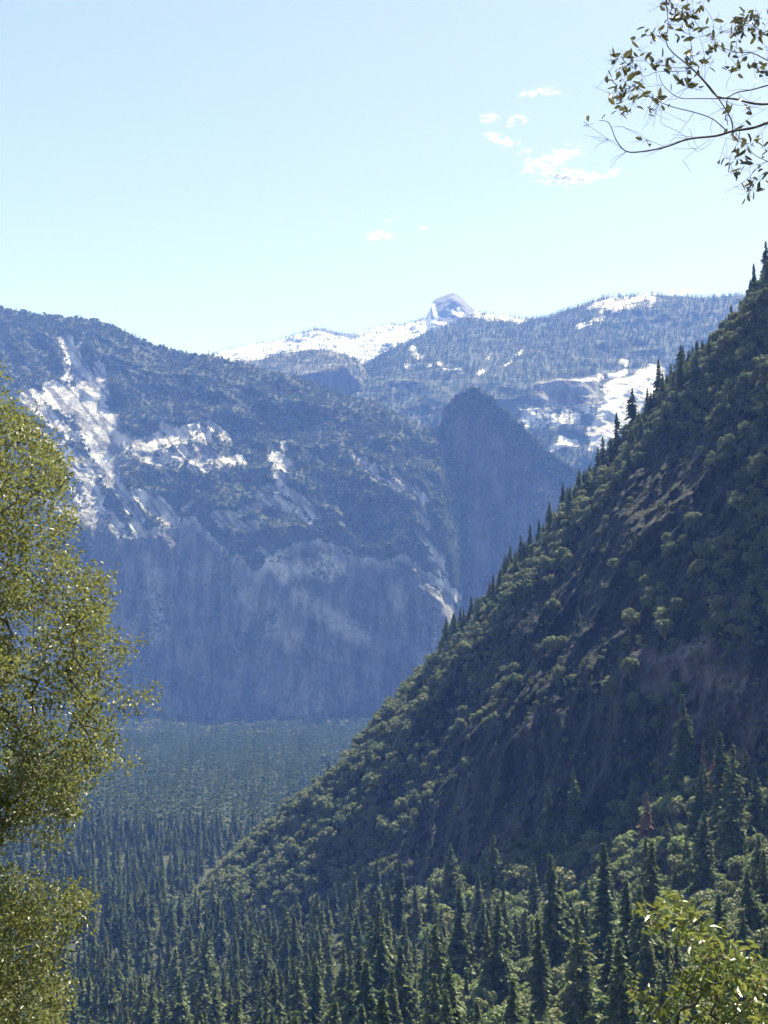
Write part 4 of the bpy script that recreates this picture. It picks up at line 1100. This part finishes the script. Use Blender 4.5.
cloud([(372, 238, 388, 234, 5, 1), (380, 226, 400, 214, 3, .25)], 'tiny lone white cloud low over the snowy peak', 4, 80)
cloud([(418, 229, 428, 229, 2.5, 1)], 'faintest dot of cloud beside the lone low cloud', 5, 20)
cloud([(658, 294, 690, 292, 5, 1)], 'small white cloud just above the forested ridge', 6, 90)

# ------------------------------------------------------------------ air
def haze():
    x0, x1, y0, y1, z0, z1 = -8600, 8600, -600, 13300, -322, 3120
    V = np.array([(x, y, z) for x in (x0, x1) for y in (y0, y1) for z in (z0, z1)], float)
    Fq = [(0, 1, 3, 2), (4, 6, 7, 5), (0, 4, 5, 1), (2, 3, 7, 6), (0, 2, 6, 4), (1, 5, 7, 3)]
    m, nt = new_mat('haze_air')
    v = nt.nodes.new('ShaderNodeVolumePrincipled')
    v.inputs['Color'].default_value = (.15, .31, 1.0, 1); v.inputs['Density'].default_value = HAZE_D
    v.inputs['Absorption Color'].default_value = (1, 1, 1, 1); v.inputs['Anisotropy'].default_value = 0
    o = nt.nodes.new('ShaderNodeOutputMaterial'); nt.links.new(v.outputs[0], o.inputs['Volume'])
    tag(link('haze', make_mesh('haze', V, np.array(Fq), m)), 'blue haze filling the valley air', None, None, 'stuff')
HAZE_D = .78e-4
haze()

# ------------------------------------------------------------------ sky, sun, camera
w = bpy.data.worlds.new('World'); SC.world = w; w.use_nodes = True
nt = w.node_tree; bg = nt.nodes['Background']
sky = nt.nodes.new('ShaderNodeTexSky'); sky.sky_type = 'NISHITA'; sky.sun_disc = False
sky.sun_elevation = SUN_EL; sky.sun_rotation = SUN_AZ; sky.altitude = 1500; sky.air_density = 1.0; sky.dust_density = 1.6; sky.ozone_density = 1.0
tn = nt.nodes.new('ShaderNodeMix'); tn.data_type = 'RGBA'; tn.blend_type = 'MULTIPLY'; tn.inputs[0].default_value = 1
tn.inputs[7].default_value = (1.22, 1.03, .95, 1); nt.links.new(sky.outputs[0], tn.inputs[6])
nt.links.new(tn.outputs[2], bg.inputs[0]); bg.inputs[1].default_value = .086

sd = bpy.data.lights.new('sun', 'SUN'); sd.energy = 5.0; sd.angle = math.radians(.5); sd.color = (1, .955, .88)
so = link('sun', sd, None, (0, 0, 500))
so.rotation_euler = Vector((-SUN[0], -SUN[1], -SUN[2])).to_track_quat('-Z', 'Y').to_euler()

cd = bpy.data.cameras.new('camera'); cd.sensor_fit = 'VERTICAL'; cd.sensor_height = 24; cd.lens = 24 * F / 1024
cd.clip_start = .1; cd.clip_end = 80000
co = link('camera', cd, None, (0, 0, 0)); co.rotation_euler = (math.pi / 2 + TH, 0, 0)
SC.camera = co

vs = SC.view_settings; vs.view_transform = 'Standard'; vs.look = 'None'; vs.gamma = 1; vs.use_curve_mapping = False; vs.exposure = 1.62
SC.cycles.max_bounces = 5; SC.cycles.diffuse_bounces = 2; SC.cycles.transmission_bounces = 3; SC.cycles.glossy_bounces = 2
SC.cycles.transparent_max_bounces = 24; SC.cycles.volume_bounces = 0
SC.cycles.use_denoising = True; SC.cycles.denoising_input_passes = 'RGB_ALBEDO_NORMAL'; SC.cycles.denoising_prefilter = 'ACCURATE'
SC.cycles.use_adaptive_sampling = True; SC.cycles.adaptive_threshold = .02
